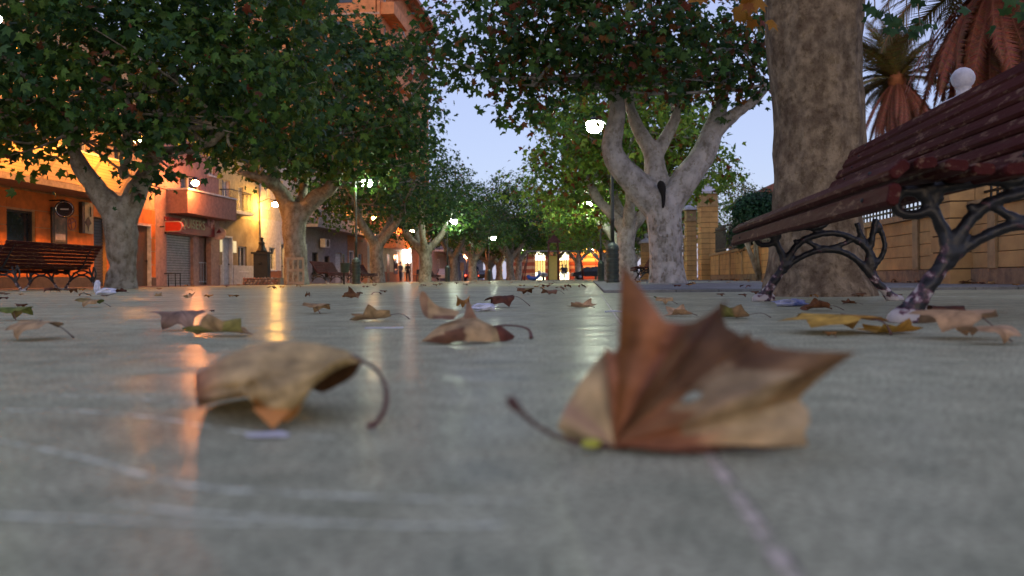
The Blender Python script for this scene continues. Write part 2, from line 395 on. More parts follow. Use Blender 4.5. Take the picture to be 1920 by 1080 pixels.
def plane_tree(label, base, limbs, blobs, nleaf, size, pal, seed, bark, voxel=.05, amp=.035, hi=True, fringe=0, twigs=40, up=.5, shell=.5, sig=.26):
    random.seed(seed); rng = np.random.default_rng(seed)
    t = empty('plane_tree', label, 'tree', base)
    limbs_mesh(limbs, t, bark, voxel, amp)
    ends = [Vector(P[-1]) for P, _ in limbs[1:]] + [Vector(P[-2]) for P, _ in limbs[1:]]
    tb = MB()
    for k in range(twigs):
        e = random.choice(ends); bl = random.choice(blobs)
        d = Vector([random.gauss(0, 1) for _ in range(3)]).normalized()
        q = Vector(bl[:3]) + Vector((d.x * bl[3], d.y * bl[4], d.z * bl[5])) * .75
        if (q - e).length > 4.5: q = e + (q - e).normalized() * 4.5
        mid = (e + q) / 2 + Vector([random.uniform(-.35, .35) for _ in range(3)])
        p, r = smoothpts([e, mid, q], [.045, .028, .008], 4); tb.tube(p, r, 5, cap=False)
    if twigs: tb.build('branch', bark, t, kind='stuff')
    V, Fa, col = crown_arrays(rng, blobs, nleaf, size, pal, hi=hi, up=up, shell=shell, sig=sig)
    co = bpy.data.objects.new('crown', tri_mesh('crown', V, Fa, col, M_leaf)); C.objects.link(co); co.parent = t; co['kind'] = 'stuff'
    for k in range(fringe):
        bl = blobs[rng.integers(len(blobs))]
        d = rng.normal(size=3); d[2] = -abs(d[2]) * .9; d[1] = -abs(d[1]); d /= np.linalg.norm(d)
        q = np.array(bl[:3]) + d * np.array(bl[3:6]) * rng.uniform(.95, 1.08)
        link('leaf', LEAVES[rng.integers(4)], t, q, (rng.uniform(-1, 1), rng.uniform(-1, 1), rng.uniform(0, 6)), size * rng.uniform(.8, 1.2))
    return t
def rel(base, Y, pts):
    "photo pixels (px, py[, dy]) at depth Y to points local to base"
    return [at(p[0], p[1], Y + (p[2] if len(p) > 2 else 0)) - Vector(base) for p in pts]
PAL_D = (GREENS, .025, YEL + REDS)
PAL_R = (GREENS + [(.05, .10, .03)], .19, REDS + REDS + YEL)
PAL_Y = ([(.15, .27, .035), (.20, .30, .04), (.10, .20, .04)], .14, YEL + REDS)

# first tree of the row on the shop side
b1 = at(225, 541, 18.3); b1.z = 0
L = []
L.append((rel(b1, 18.3, [(225, 548), (224, 530), (232, 500), (228, 455), (226, 415), (232, 385)]), [.40, .34, .30, .31, .34, .27]))
L.append((rel(b1, 18.3, [(226, 420), (205, 380, -.1), (178, 350, -.2), (152, 315, -.4), (140, 285, -.5), (120, 235, -.9), (95, 180, -1.6)]), [.30, .25, .22, .19, .15, .13, .08]))
L.append((rel(b1, 18.3, [(230, 415), (252, 370, .1), (272, 330, .2), (290, 280, .3), (300, 225, .4), (330, 130, .5)]), [.28, .24, .20, .17, .14, .08]))
L.append((rel(b1, 18.3, [(285, 300, .2), (330, 282, -.4), (385, 272, -.9), (430, 238, -1.2)]), [.11, .09, .07, .05]))
L.append((rel(b1, 18.3, [(232, 330, -.2), (238, 250, -1.2), (235, 180, -2.0)]), [.12, .11, .06]))
def blob(base, px, py, Y, rx, ry, rz):
    p = at(px, py, Y) - Vector(base); return (p.x, p.y, p.z, rx, ry, rz)
bl = [blob(b1, -60, 160, 17.5, 2.3, 2.5, 1.5), blob(b1, 110, 110, 16.2, 2.2, 2.2, 1.6), blob(b1, 290, 130, 16.8, 2.3, 2.5, 1.9), blob(b1, 470, 150, 17.5, 1.9, 2.2, 1.9),
      blob(b1, 200, -60, 17.5, 5.2, 3.5, 1.8), blob(b1, 400, 230, 17.6, 1.3, 1.6, .9), blob(b1, 30, 250, 17.2, 1.1, 1.3, .9), blob(b1, 300, 300, 18.6, .5, 1.1, 1.15), blob(b1, 540, 70, 19, .9, 1.6, 1.2)]
plane_tree('gnarled forked plane tree beside the double benches and the orange cafe', b1, L, bl, 13500, .31, PAL_D, 11, M_bark, .04, .085, fringe=70, sig=.3)
# second tree
b2 = at(556, 533.5, 29.5); b2.z = 0
Y2 = 29.5
L = [(rel(b2, Y2, [(557, 540), (556, 520), (554, 480), (552, 440), (552, 405), (556, 380)]), [.5, .44, .40, .40, .42, .36]),
     (rel(b2, Y2, [(548, 410), (532, 370), (512, 345, -.4), (482, 332, -.9), (445, 322, -1.3)]), [.36, .30, .24, .14, .07]),
     (rel(b2, Y2, [(518, 350, -.3), (512, 300, -.4), (508, 250, -.4)]), [.18, .13, .08]),
     (rel(b2, Y2, [(560, 405), (588, 375), (618, 352), (640, 310), (668, 275)]), [.34, .29, .25, .18, .10]),
     (rel(b2, Y2, [(565, 380, .3), (572, 330, 1), (585, 250, 1.5)]), [.2, .14, .08])]
bl = [blob(b2, 500, 230, 29, 2.6, 3, 2.2), blob(b2, 640, 180, 28, 2.7, 3, 2.8), blob(b2, 740, 190, 30.5, 2.0, 2.8, 2.6), blob(b2, 540, 60, 29.5, 2.0, 3.0, 1.6), blob(b2, 640, 115, 29.5, 2.0, 3.0, 1.2),
      blob(b2, 560, 300, 29.5, 1.8, 2, 1.0), blob(b2, 700, 290, 29, 2.0, 2, 1.2), blob(b2, 400, 160, 30, 2.6, 3, 2.4), blob(b2, 790, 115, 29, .9, 1.4, .8)]
plane_tree('pale forked plane tree with a stone collar at its foot behind the dark fountain', b2, L, bl, 13000, .33, (GREENS, .04, REDS + YEL), 12, M_bark, .07, .05, hi=True, fringe=0, twigs=40)
# generic forms for the trees farther down both rows
def generic(seed, label, base, n, pal, spread=3.6, low=2.9, H=5.0, fork=1.9, r0=.32, sparse=False, bark=None):
    random.seed(seed); L = [([(0, 0, -.1), (.02, 0, .5), (random.uniform(-.1, .1), 0, 1.2), (0, 0, fork)], [r0 * 1.25, r0, r0 * .92, r0 * .95])]
    k0 = random.uniform(0, 1)
    for k in range(4):
        a = (k + k0) * math.pi / 2 + random.uniform(-.3, .3); c, s = math.cos(a), math.sin(a)
        L.append(([(0, 0, fork - .1), (c * .5, s * .5, fork + .45), (c * 1.1, s * 1.1, fork + 1.1), (c * 1.5, s * 1.5, fork + 2.0), (c * 2.2, s * 2.2, fork + 3.1)], [r0 * .7, r0 * .6, r0 * .5, r0 * .35, r0 * .2]))
    bl = []
    for k in range(9):
        a = k * 2 * math.pi / 9 + random.uniform(-.2, .2); rr = spread * random.uniform(.5, .75)
        bl.append((math.cos(a) * rr, math.sin(a) * rr, low + 1.3 + random.uniform(-.3, .8), spread * .42, spread * .42, 1.3))
    bl.append((0, 0, H + 1.2, spread * .85, spread * .85, 1.8)); bl.append((0, 0, H + 2.8, spread * .5, spread * .5, 1.5))
    return plane_tree(label, base, L, bl, n, .30, pal, seed, bark or M_bark, .07, .05, hi=False, twigs=30)
XL = lambda px, Y: (at(px, 530, Y).x, Y, 0)
t3 = generic(21, 'forked plane tree glowing orange beside the bench past the litter bin', XL(708, 41.2), 9000, PAL_D, r0=.36, spread=4.2, low=2.6)
t4 = generic(22, 'slender greyish plane tree before the cafe terrace chairs', XL(797, 53.6), 8000, PAL_D, r0=.42, spread=4.4, low=2.7)
k = 0
for px, Y, nm in ((851, 66, 'straight plane tree behind the dark parked scooters'), (887, 79, 'plane tree beside the small orange globe lamp'),
                  (915, 91, 'slim plane tree under the far white street lamp'), (936, 100, 'last orange lit plane tree before the playground'), (957, 86, 'dark trunked plane tree left of the swing frame')):
    k += 1
    src = t3 if k % 2 else t4
    dup(src, XL(px, Y), k * 1.3, nm, (1, 1, 1 if k < 3 else .95) if k < 5 else (1.2, 1.2, 1.22))
# big trunk beside the bench
b5 = at(1533, 555, 5.95); b5.z = 0
Y5 = 5.95
L = [(rel(b5, Y5, [(1533, 575), (1533, 552), (1530, 520), (1531, 470), (1533, 400), (1534, 300), (1534, 200), (1528, 90), (1526, 0), (1525, -120)]),
      [.43, .41, .355, .335, .32, .315, .315, .325, .335, .37]),
     (rel(b5, Y5, [(1525, -90), (1450, -230, -.3), (1330, -380, -.8), (1150, -560, -1)]), [.30, .24, .17, .1]),
     (rel(b5, Y5, [(1525, -90), (1620, -260, .4), (1750, -430, .8), (1900, -600, 1)]), [.30, .24, .17, .1]),
     (rel(b5, Y5, [(1525, -90), (1530, -300, .6), (1500, -500, 1.6)]), [.26, .2, .12])]
bl = [blob(b5, 1250, -560, 5.4, 2.2, 2.4, 1.0), blob(b5, 1750, -560, 6, 2.2, 2.4, 1.0), blob(b5, 1500, -780, 7.5, 3.2, 3.0, 1.2)]
t5 = plane_tree('thick mottled plane trunk standing right behind the near park bench', b5, L, bl, 7000, .2, PAL_R, 15, M_barkb, .022, .045, hi=True, twigs=40)
# hanging sprays of its leaves, singly placed (orange clump and the green sprigs against the sky)
def spray(tree, base, spots, Y, size, mats):
    tb = MB()
    for (px, py, n, sp) in spots:
        c = at(px, py, Y)
        tb.tube(smoothpts([at(px + random.uniform(-30, 30), -60, Y) - base, at(px + random.uniform(-8, 8), py * .5 - 20, Y) - base, c - base], sub=3), .004, 4, cap=False)
        for k in range(n):
            q = at(px + random.gauss(0, sp), py + random.gauss(0, sp * .6), Y + random.gauss(0, .12)) - base
            link('leaf', random.choice(mats), tree, q, (R(90) + random.uniform(-.8, .8), random.uniform(-.5, .5) + math.pi * (random.random() < .75), random.uniform(-.7, .7)), size * random.uniform(.7, 1.2))
    tb.build('branch', M_barkb, tree, kind='stuff')
random.seed(5)
LEAFX = 0
L_or = [leaf_single(5, (.32, .13, .02)), leaf_single(6, (.36, .17, .025)), leaf_single(7, (.24, .085, .02))]
spray(t5, b5, [(1370, -2, 7, 22), (1412, 12, 10, 20), (1345, -14, 6, 20)], 4.9, .14, L_or)
spray(t5, b5, [(1672, 38, 9, 22), (1700, 52, 8, 20), (1640, 22, 3, 10), (1715, 3, 3, 8), (1725, 48, 4, 16)], 5.2, .11, [LEAVES[0], LEAVES[3]])
spray(t5, b5, [(1885, 2, 8, 28), (1930, 20, 8, 28)], 4.2, .12, [LEAVES[1], LEAVES[0]])
# pale forked tree by the lamp
b6 = at(1250, 533.5, 17.5); b6.z = .026
Y6 = 17.5
L = [(rel(b6, Y6, [(1254, 545), (1252, 528), (1250, 500), (1248, 460), (1245, 420), (1242, 385), (1243, 355)]), [.50, .41, .375, .36, .375, .42, .36]),
     (rel(b6, Y6, [(1228, 385, 0), (1195, 345, -.1), (1160, 308, -.2), (1148, 275, -.2), (1154, 235, -.3), (1158, 195, -.4), (1135, 150, -.6), (1090, 105, -1.0), (1030, 55, -1.3)]), [.33, .29, .26, .22, .185, .17, .14, .1, .06]),
     (rel(b6, Y6, [(1236, 380, .1), (1228, 320, .2), (1222, 285, .2), (1196, 240, .3), (1180, 190, .4), (1175, 120, .6)]), [.30, .24, .20, .15, .11, .07]),
     (rel(b6, Y6, [(1224, 300, .2), (1250, 255, .3), (1268, 215, .2), (1262, 170, .1), (1280, 100, 0)]), [.18, .13, .11, .09, .06]),
     (rel(b6, Y6, [(1254, 382, 0), (1290, 330, -.1), (1322, 285, -.1), (1338, 240, -.1), (1352, 190, 0), (1362, 140, .1), (1375, 80, .3)]), [.32, .29, .26, .22, .15, .11, .06]),
     (rel(b6, Y6, [(1330, 262, -.1), (1368, 222, -.3), (1412, 190, -.4), (1440, 160, -.5)]), [.18, .14, .11, .06]),
     (rel(b6, Y6, [(1150, 170, -.4), (1080, 150, -1.0), (1000, 160, -1.4), (930, 150, -1.6)]), [.11, .08, .05, .02])]
bl = [blob(b6, 900, 70, 16, 1.35, 1.5, .85), blob(b6, 1010, 40, 15.6, 1.7, 1.6, 1.0), blob(b6, 1150, 50, 16, 1.6, 1.8, 1.2), blob(b6, 1320, 60, 16.8, 1.5, 1.8, 1.2),
      blob(b6, 1000, 130, 15.8, 1.2, 1.2, .75), blob(b6, 1080, 110, 16.5, 1.4, 1.4, .7), blob(b6, 1390, 110, 17.2, .8, 1.2, .9), blob(b6, 1230, 120, 17.5, 1.3, 1.4, .7),
      blob(b6, 1100, -90, 16.5, 3.6, 2.4, 1.1), blob(b6, 1390, 165, 17.3, .55, .8, .35), blob(b6, 970, 190, 16.2, .75, .9, .55), blob(b6, 1060, 200, 17.2, 1.0, 1.0, .5), blob(b6, 860, 130, 16.5, .7, 1, .5), blob(b6, 1330, 150, 17, .9, 1.2, .45), blob(b6, 1240, 90, 15.8, 1.3, 1.2, .8), blob(b6, 1410, 120, 16.6, .5, .8, .7), blob(b6, 1200, 165, 16.4, .8, .8, .35)]
t6 = plane_tree('pale grey forked plane tree with a dark rot slit behind the near lamp', b6, L, bl, 9500, .25, PAL_R, 16, M_barkw, .045, .03, fringe=140, twigs=22, sig=.24)
hb = MB()
hp = [at(1237, 340, 17.10), at(1241, 352, 17.05), at(1244, 370, 17.06), at(1243, 390, 17.07)]
hb.tube([q - b6 for q in smoothpts(hp, sub=3)], [.03, .07, .085, .08, .07, .05, .042, .036, .03, .02], 8); hb.build('rot_slit', M_hole, t6)
kb = MB(); ring = [at(1246 + 13 * math.cos(a), 432 + 12 * math.sin(a), 17.16) - b6 for a in np.linspace(0, 2 * math.pi, 15)]
kb.tube(ring, .028, 6); ko = kb.build('branch_scar', M_barkw, t6); remesh(ko, .02, .02, 14)
kb = MB()
random.seed(8)
for k in range(46):
    px, py = random.uniform(1217, 1283), random.uniform(395, 525); dxn = (px - 1250) / 37
    kb.ball(at(px, py, 17.5 - .37 * math.sqrt(max(0, 1 - dxn * dxn * .95))) - b6, random.uniform(.012, .03), 4, sq=(.8, .6, 1.5))
kb.build('bark_flakes', M_bark, t6, kind='stuff')
# trees farther along this side
t7 = generic(31, 'broad yellow green plane tree lit by the lamp behind the forked tree', XL(1178, 29.5), 13000, PAL_Y, spread=3.7, low=2.9, H=4.8, r0=.36, bark=M_barkw)
t8 = generic(32, 'leaning plane tree beside the second lamp of the wall side row', XL(1162, 41), 9000, PAL_Y, spread=5.5, low=2.7, H=6.0, r0=.34, bark=M_barkw)
dup(t7, XL(1150, 53), 2.0, 'plane tree rising before the striped brick hall', (1, 1, .95))
dup(t8, XL(1141, 66), 1.2, 'plane tree next to the dark parked car', (1, 1, .9))
dup(t8, XL(1133, 80), 2.9, 'farthest plane tree of the wall side row', (1, 1, .85))
# garden trees behind the wall and at the end of the promenade
far = [(1225, 62, 1.0, 'garden tree rising behind the gate pillars'), (1345, 46, .62, 'small red tinged garden tree beside the tall gate pillar'), (965, 118, 1.0, 'dark tree left of the striped hall entrance'),
       (880, 140, 1.1, 'bushy tree closing the promenade behind the orange globe lamp'), (1010, 135, 1.15, 'tall tree behind the striped hall roof'), (1100, 138, 1.2, 'wide tree behind the orange lit hall wall'),
       (920, 128, 1.0, 'round tree at the street end beyond the parked cars'), (1190, 100, 1.1, 'tree behind the wall near the parked car'), (830, 125, 1.0, 'tree above the far balcony house'),
       (972, 90, 1.1, 'low tree overhanging the swing frame'), (1040, 99, 1.18, 'tree whose crown hangs over the arched hall windows'), (1084, 97, 1.1, 'tree between the hall and the parked dark car'), (1000, 112, 1.1, 'dense tree hiding the striped hall gable')]
k = 0
for px, Y, s, nm in far:
    k += 1; src = (t7, t4, t8, t3)[k % 4]
    p = at(px, 530, Y); dup(src, (p.x, Y, 0), k * .9, nm, (s, s, s))

# ------------------------------------------------------------------ houses along the street
U0 = 18.0
def Fd(px): return U0 / ((CX - px) / F + AX)
NX, NY = 1 / math.hypot(1, AX), -AX / math.hypot(1, AX)
def FP(u, w, z): return (-U0 + AX * u + w * NX, u + w * NY, z)
def fbox(b, u0, u1, w0, w1, z0, z1, mi=0):
    return b.hexa([FP(u0, w0, z0), FP(u0, w1, z0), FP(u1, w1, z0), FP(u1, w0, z0), FP(u0, w0, z1), FP(u0, w1, z1), FP(u1, w1, z1), FP(u1, w0, z1)], mi)
def fb(name, par, u0, u1, w0, w1, z0, z1, m):
    return fbox(MB(), u0, u1, w0, w1, z0, z1).build(name, m, par)
def FZ(px, py, w=0):
    u = Fd(px); return at(px, py, u).z
GZ = -.02
def wall(par, u0, u1, z0, z1, ops, m, thick=.25, name='wall', depth=9):
    us = sorted({u0, u1, *[o[0] for o in ops], *[o[1] for o in ops]}); zs = sorted({z0, z1, *[o[2] for o in ops], *[o[3] for o in ops]})
    us = [u for u in us if u0 <= u <= u1]; zs = [z for z in zs if z0 <= z <= z1]
    b = MB()
    for i in range(len(us) - 1):
        for j in range(len(zs) - 1):
            cu, cz = (us[i] + us[i + 1]) / 2, (zs[j] + zs[j + 1]) / 2
            if any(o[0] < cu < o[1] and o[2] < cz < o[3] for o in ops): continue
            fbox(b, us[i], us[i + 1], -thick, 0, zs[j], zs[j + 1])
    fbox(b, u0 + .01, u1 - .01, -depth, -thick - .12, z0, z1 - .01)
    return b.build(name, m, par)
M_frame_w = mat('white_frame', (.62, .62, .64), .5); M_frame_d = mat('dark_frame', (.05, .045, .04), .5)
M_glass = mat('window_glass', (.03, .035, .04), .08, var=.3, spec=.8)
M_metal_d = mat('dark_iron', (.02, .022, .022), .45, metal=.3, bump=.1)
M_shut = mat('grey_shutter', (.33, .33, .35), .45, metal=.2); M_shut_d = mat('dark_shutter', (.10, .105, .12), .45)
def window(par, o, frame=M_frame_w, pane=M_glass, shutter=False, lit=None, rec=.12, sill=True, mull=True):
    u0, u1, z0, z1 = o; t = .06
    b = MB(); fbox(b, u0, u0 + t, -rec - .05, -rec + .03, z0, z1); fbox(b, u1 - t, u1, -rec - .05, -rec + .03, z0, z1)
    fbox(b, u0 + t, u1 - t, -rec - .05, -rec + .03, z1 - t, z1); fbox(b, u0 + t, u1 - t, -rec - .05, -rec + .03, z0, z0 + t)
    if mull: fbox(b, (u0 + u1) / 2 - .03, (u0 + u1) / 2 + .03, -rec - .05, -rec + .02, z0 + t, z1 - t)
    fr = b.build('window', frame, par)
    fb('pane', fr, u0 + t, u1 - t, -rec - .08, -rec - .055, z0 + t, z1 - t, lit or pane)
    if sill: fb('sill', fr, u0 - .06, u1 + .06, -.02, .07, z0 - .07, z0 - .003, frame)
    return fr
def door(par, o, m, panel=True, rec=.14, name='door'):
    u0, u1, z0, z1 = o
    d = fb(name, par, u0 + .02, u1 - .02, -rec - .05, -rec, z0, z1 - .02, m)
    b = MB(); fbox(b, u0 - .07, u0 + .02, -rec, .025, z0, z1 + .07); fbox(b, u1 - .02, u1 + .07, -rec, .025, z0, z1 + .07); fbox(b, u0 + .02, u1 - .02, -rec, .025, z1 - .02, z1 + .07)
    b.build('frame', M_frame_w, d)
    h = MB(); h.ball(FP(u1 - .15, -rec + .05, 1.0), .04, 5); h.build('handle', M_metal_d, d)
    return d
def slats(par, o, m, rec=.14, pitch=.11, name='slat'):
    u0, u1, z0, z1 = o; z = z0; nn = 0
    me = None
    while z < z1 - .01:
        zz = min(z + pitch - .02, z1)
        fb(name, par, u0, u1, -rec - .03, -rec, z, zz, m)
        z += pitch
    fb('shutter_back', par, u0, u1, -rec - .06, -rec - .04, z0, z1, M_metal_d)
def rails(par, u0, u1, w, z0, z1, m, step=.13, sides=True):
    b = MB(); fbox(b, u0, u1, w - .02, w + .02, z1 - .04, z1); fbox(b, u0, u1, w - .015, w + .015, z0 + .05, z0 + .08)
    n = int((u1 - u0) / step)
    for k in range(n + 1):
        u = u0 + (u1 - u0) * k / n; fbox(b, u - .008, u + .008, w - .008, w + .008, z0, z1 - .04)
    if sides:
        for u in (u0, u1):
            fbox(b, u - .02, u + .02, .0, w, z1 - .04, z1 - .002)
            for k in range(1, 6): fbox(b, u - .008, u + .008, w * k / 6 - .008, w * k / 6 + .008, z0, z1 - .04)
    return b.build('railing', m, par)
def roof(par, u0, u1, z, m=None):
    fb('roof', par, u0, u1, -9.3, .35, z, z + .16, m or mat('roof_slab', (.3, .2, .15), .8))
    fb('cornice', par, u0, u1, .003, .2, z - .22, z - .003, M_frame_w)
def building(label): return empty('town_house', label, 'house', (0, 0, 0))
# emissive lamps
def lamp_mat(nm, col, s): return emit(nm, col, s)
E_sod = emit('sodium_glow', (1, .34, .035), 460); E_sod2 = emit('warm_glow', (1, .50, .10), 360)
E_pink = emit('pink_sodium_glow', (1, .30, .07), 400); E_white = emit('mercury_glow', (.88, 1.0, .72), 100)
def wall_lamp(label, u, z, m=E_sod, w=.75, r=.16):
    t = empty('wall_lamp', label, 'lamp', FP(u, 0, z), 0, 'sodium lamps on the house fronts')
    o = Vector(FP(u, 0, z)); b = MB()
    b.tube([Vector(FP(u, .0, z + .1)) - o, Vector(FP(u, w * .6, z + .32)) - o, Vector(FP(u, w, z + .24)) - o], .022, 6); b.build('bracket', M_metal_d, t)
    c = Vector(FP(u, w, z)) - o
    b = MB(); b.lathe([(.03, .26), (.10, .22), (r * 1.3, .12), (r * 1.35, .10)][::-1], 12, c); b.build('lamp_cap', M_metal_d, t)
    b = MB(); b.ball(c, r, 6, sq=(1, 1, .75)); b.build('globe', m, t)
    return t
# 1 orange cafe building
M_or = mat('orange_render', (.72, .20, .03), .75, bump=.2, scale=3); M_orp = mat('ochre_tile', (.55, .33, .14), .5)
M_plinth = mat('dark_plinth', (.10, .075, .06), .7, bump=.3)
B = building('orange fronted cafe with a tiled balcony behind the first plane tree')
uA, uB = 14.0, Fd(291)
op_win = (Fd(12), Fd(66), .85, FZ(40, 394)); op_sh = (Fd(175), Fd(200), GZ, FZ(186, 408)); op_d = (Fd(252), Fd(283), GZ, FZ(268, 422))
ops = [op_win, op_sh, op_d, (18, 20.4, GZ, 2.4)]
wall(B, uA, uB, GZ, 3.15, ops, M_orp)
row = 0
zr = [GZ + .35, .85, 1.4, 1.95, 2.5, 3.1]
cols = [uA, 18, 20.4, 22.6, op_win[0], op_win[1], 28.5, op_sh[0], op_sh[1], 32, op_d[0], op_d[1], uB]
cols = sorted(set(cols))
for j in range(len(zr) - 1):
    for i in range(len(cols) - 1):
        cu, cz = (cols[i] + cols[i + 1]) / 2, (zr[j] + zr[j + 1]) / 2
        z0_, z1_ = zr[j], zr[j + 1]; skip = False
        for o_ in ops:
            if o_[0] - .01 < cu < o_[1] + .01:
                if z1_ <= o_[3] + .05 and z0_ >= o_[2] - .05: skip = True
                elif z0_ < o_[3] < z1_: z0_ = o_[3] + .02
                elif z0_ >= o_[3] or z1_ <= o_[2] + .02: pass
                else: skip = True
        if not skip: fb('cladding_panel', B, cols[i] + .006, cols[i + 1] - .006, .002, .03, z0_ + .012, z1_ - .012, M_or)
for a_, c_ in ((uA, 18), (20.4, op_sh[0]), (op_sh[1], op_d[0]), (op_d[1], uB)): fb('plinth', B, a_, c_, .002, .045, GZ, GZ + .34, M_plinth)
window(B, op_win, M_frame_d, mull=False, sill=False); slats(B, op_sh, M_shut_d); door(B, op_d, mat('brown_door', (.10, .05, .03), .4))
window(B, (18, 20.4, .85, 2.4), M_frame_d)
fb('balcony_slab', B, uA, Fd(187), .003, 1.25, 3.153, 3.34, mat('slab_grey', (.30, .24, .21), .8, bump=.3))
def tile_mat():
    m, n, b = nodes('small_ochre_tiles'); tc = n.nodes.new('ShaderNodeTexCoord'); mp = n.nodes.new('ShaderNodeMapping'); mp.inputs['Rotation'].default_value = (R(90), 0, R(90) - AX)
    n.links.new(tc.outputs['Object'], mp.inputs['Vector']); br = n.nodes.new('ShaderNodeTexBrick'); n.links.new(mp.outputs[0], br.inputs['Vector']); br.offset = 0
    br.inputs['Scale'].default_value = 1; br.inputs['Brick Width'].default_value = .1; br.inputs['Row Height'].default_value = .2; br.inputs['Mortar Size'].default_value = .008
    br.inputs['Color1'].default_value = (.62, .42, .22, 1); br.inputs['Color2'].default_value = (.55, .36, .18, 1); br.inputs['Mortar'].default_value = (.3, .2, .12, 1)
    n.links.new(br.outputs['Color'], b.inputs['Base Color']); b.inputs['Roughness'].default_value = .4; return m
M_tile = tile_mat()
u = uA
while u < Fd(187) - .1:
    fb('parapet_panel', B, u + .006, min(u + 2.35, Fd(187)) - .006, 1.12, 1.26, 3.342, 4.42, M_tile); u += 2.35
fb('coping', B, uA, Fd(187), 1.08, 1.3, 4.423, 4.5, M_frame_w)
upo = [(17, 18.4, 4.3, 6.0), (22, 23.4, 4.0, 6.2), (25.6, 26.8, 4.3, 6.2), (28.6, 29.8, 4.3, 6.2), (31.5, 32.7, 4.3, 5.9)]
wall(B, uA, uB, 3.153, 9.2, upo, mat('ochre_render', (.60, .42, .22), .8, bump=.2), name='upper_wall')
for o_ in upo: window(B, o_, M_frame_w)
roof(B, uA, uB, 9.2)
# fittings of the cafe front
Vc = FP(Fd(95), 0, 0)
s_ = empty('hanging_sign', 'round dark hanging sign with a chrome ring on the orange cafe front', 'sign', FP(Fd(93), 0, FZ(93, 393)))
oo = Vector(s_.location)
c = Vector(FP(Fd(93), .55, FZ(93, 393))) - oo
b = MB(); b.tube([Vector(FP(Fd(93), 0, FZ(93, 376))) - oo, Vector(FP(Fd(93), .55, FZ(93, 376))) - oo, c + Vector((0, 0, .2))], .025, 6); b.build('bracket', M_metal_d, s_)
def disc(b, c, r, th, n=28, mi=0, r_in=None, nrm=Vector((.45, -.89, 0))):
    nrm = nrm.normalized(); ux = Vector((-nrm.y, nrm.x, 0)); uz = Vector((0, 0, 1))
    P = [c + ux * r * math.cos(2 * math.pi * k / n) + uz * r * math.sin(2 * math.pi * k / n) for k in range(n)]
    V = [p + nrm * th / 2 for p in P] + [p - nrm * th / 2 for p in P]
    b.add(V, [tuple(range(n))[::-1], tuple(range(n, 2 * n))] + [(k, (k + 1) % n, n + (k + 1) % n, n + k) for k in range(n)], mi)
b = MB(); disc(b, c, .29, .12); b.build('sign_disc', mat('black_gloss', (.03, .012, .012), .15), s_)
b = MB(); nr = Vector((.45, -.89, 0)).normalized(); ux = Vector((-nr.y, nr.x, 0))
b.tube([c + nr * .065 + ux * .25 * math.cos(a) + Vector((0, 0, .25 * math.sin(a))) for a in np.linspace(0, 2 * math.pi, 29)], .014, 6); b.build('chrome_ring', mat('chrome', (.6, .6, .6), .12, metal=1), s_)
b = MB(); b.box(-.12, .12, -.003, .003, -.022, .022); e_ = b.build('emblem_bar', mat('pale_enamel', (.6, .5, .45), .4), s_, c + nr * .07); e_.rotation_euler = (0, 0, math.atan2(ux.y, ux.x))
ps = empty('poster_case', 'black framed poster case under the round sign', 'poster', FP(Fd(108), 0, 0)); po = Vector(ps.location)
def lb(name, par, u0, u1, w0, w1, z0, z1, m):
    b = fbox(MB(), u0, u1, w0, w1, z0, z1); b.v = [tuple(Vector(v) - Vector(par.location)) for v in b.v]; return b.build(name, m, par)
zt, zb = FZ(108, 390), FZ(108, 459)
lb('case_frame', ps, Fd(94), Fd(122), .033, .10, zb, zt, M_frame_d)
lb('poster', ps, Fd(98), Fd(118), .102, .108, zb + .1, zt - .1, mat('poster_print', (.20, .13, .09), .3, var=.6, scale=5, col2=(.04, .07, .05)))
lb('notice', ps, Fd(99), Fd(117.5), .110, .114, zb + .16, zb + .36, mat('notice_paper', (.45, .42, .46), .6))
ls = empty('menu_board', 'cream board with a black emblem beside the grey shutter', 'sign', FP(Fd(160), 0, 0))
zt, zb = FZ(160, 380), FZ(160, 438)
lb('board_case', ls, Fd(147), Fd(152), .033, .17, zb, zt, M_frame_d)
lb('board', ls, Fd(152.2), Fd(170), .033, .12, zb, zt, mat('cream_board', (.48, .40, .22), .5))
um, zm = Fd(160), FZ(160, 418)
b = MB(); pts = [Vector(FP(um + du, .125, zm + dz)) - Vector(ls.location) for du, dz in ((-.2, 0), (0, .22), (.2, .0), (.06, -.1), (0, -.3), (-.06, -.1))]
b.add(pts + [p + Vector((.01, -.001, 0)) for p in pts], [(5, 4, 3, 2, 1, 0), (6, 7, 8, 9, 10, 11)] + [(k, (k + 1) % 6, 6 + (k + 1) % 6, 6 + k) for k in range(6)]); b.build('emblem', M_frame_d, ls)
for d_ in (-.25, .15): lb('hook', ls, um + d_ - .02, um + d_ + .02, .122, .14, zt - .5, zt - .15, M_frame_d)
b = MB(); rg = [Vector(FP(Fd(134) + .22 * math.cos(a), .045, FZ(134, 420) + .2 * math.sin(a))) for a in np.linspace(0, 2 * math.pi, 20)]
b.tube(rg, .018, 5); b.tube([rg[2], rg[10]], .018, 5); b.tube([rg[6], rg[14]], .018, 5)
tag(b.build('wall_emblem', mat('pink_paint', (.55, .18, .14), .6)), 'small pinkish round emblem on the orange wall beside the poster case', 'emblem')
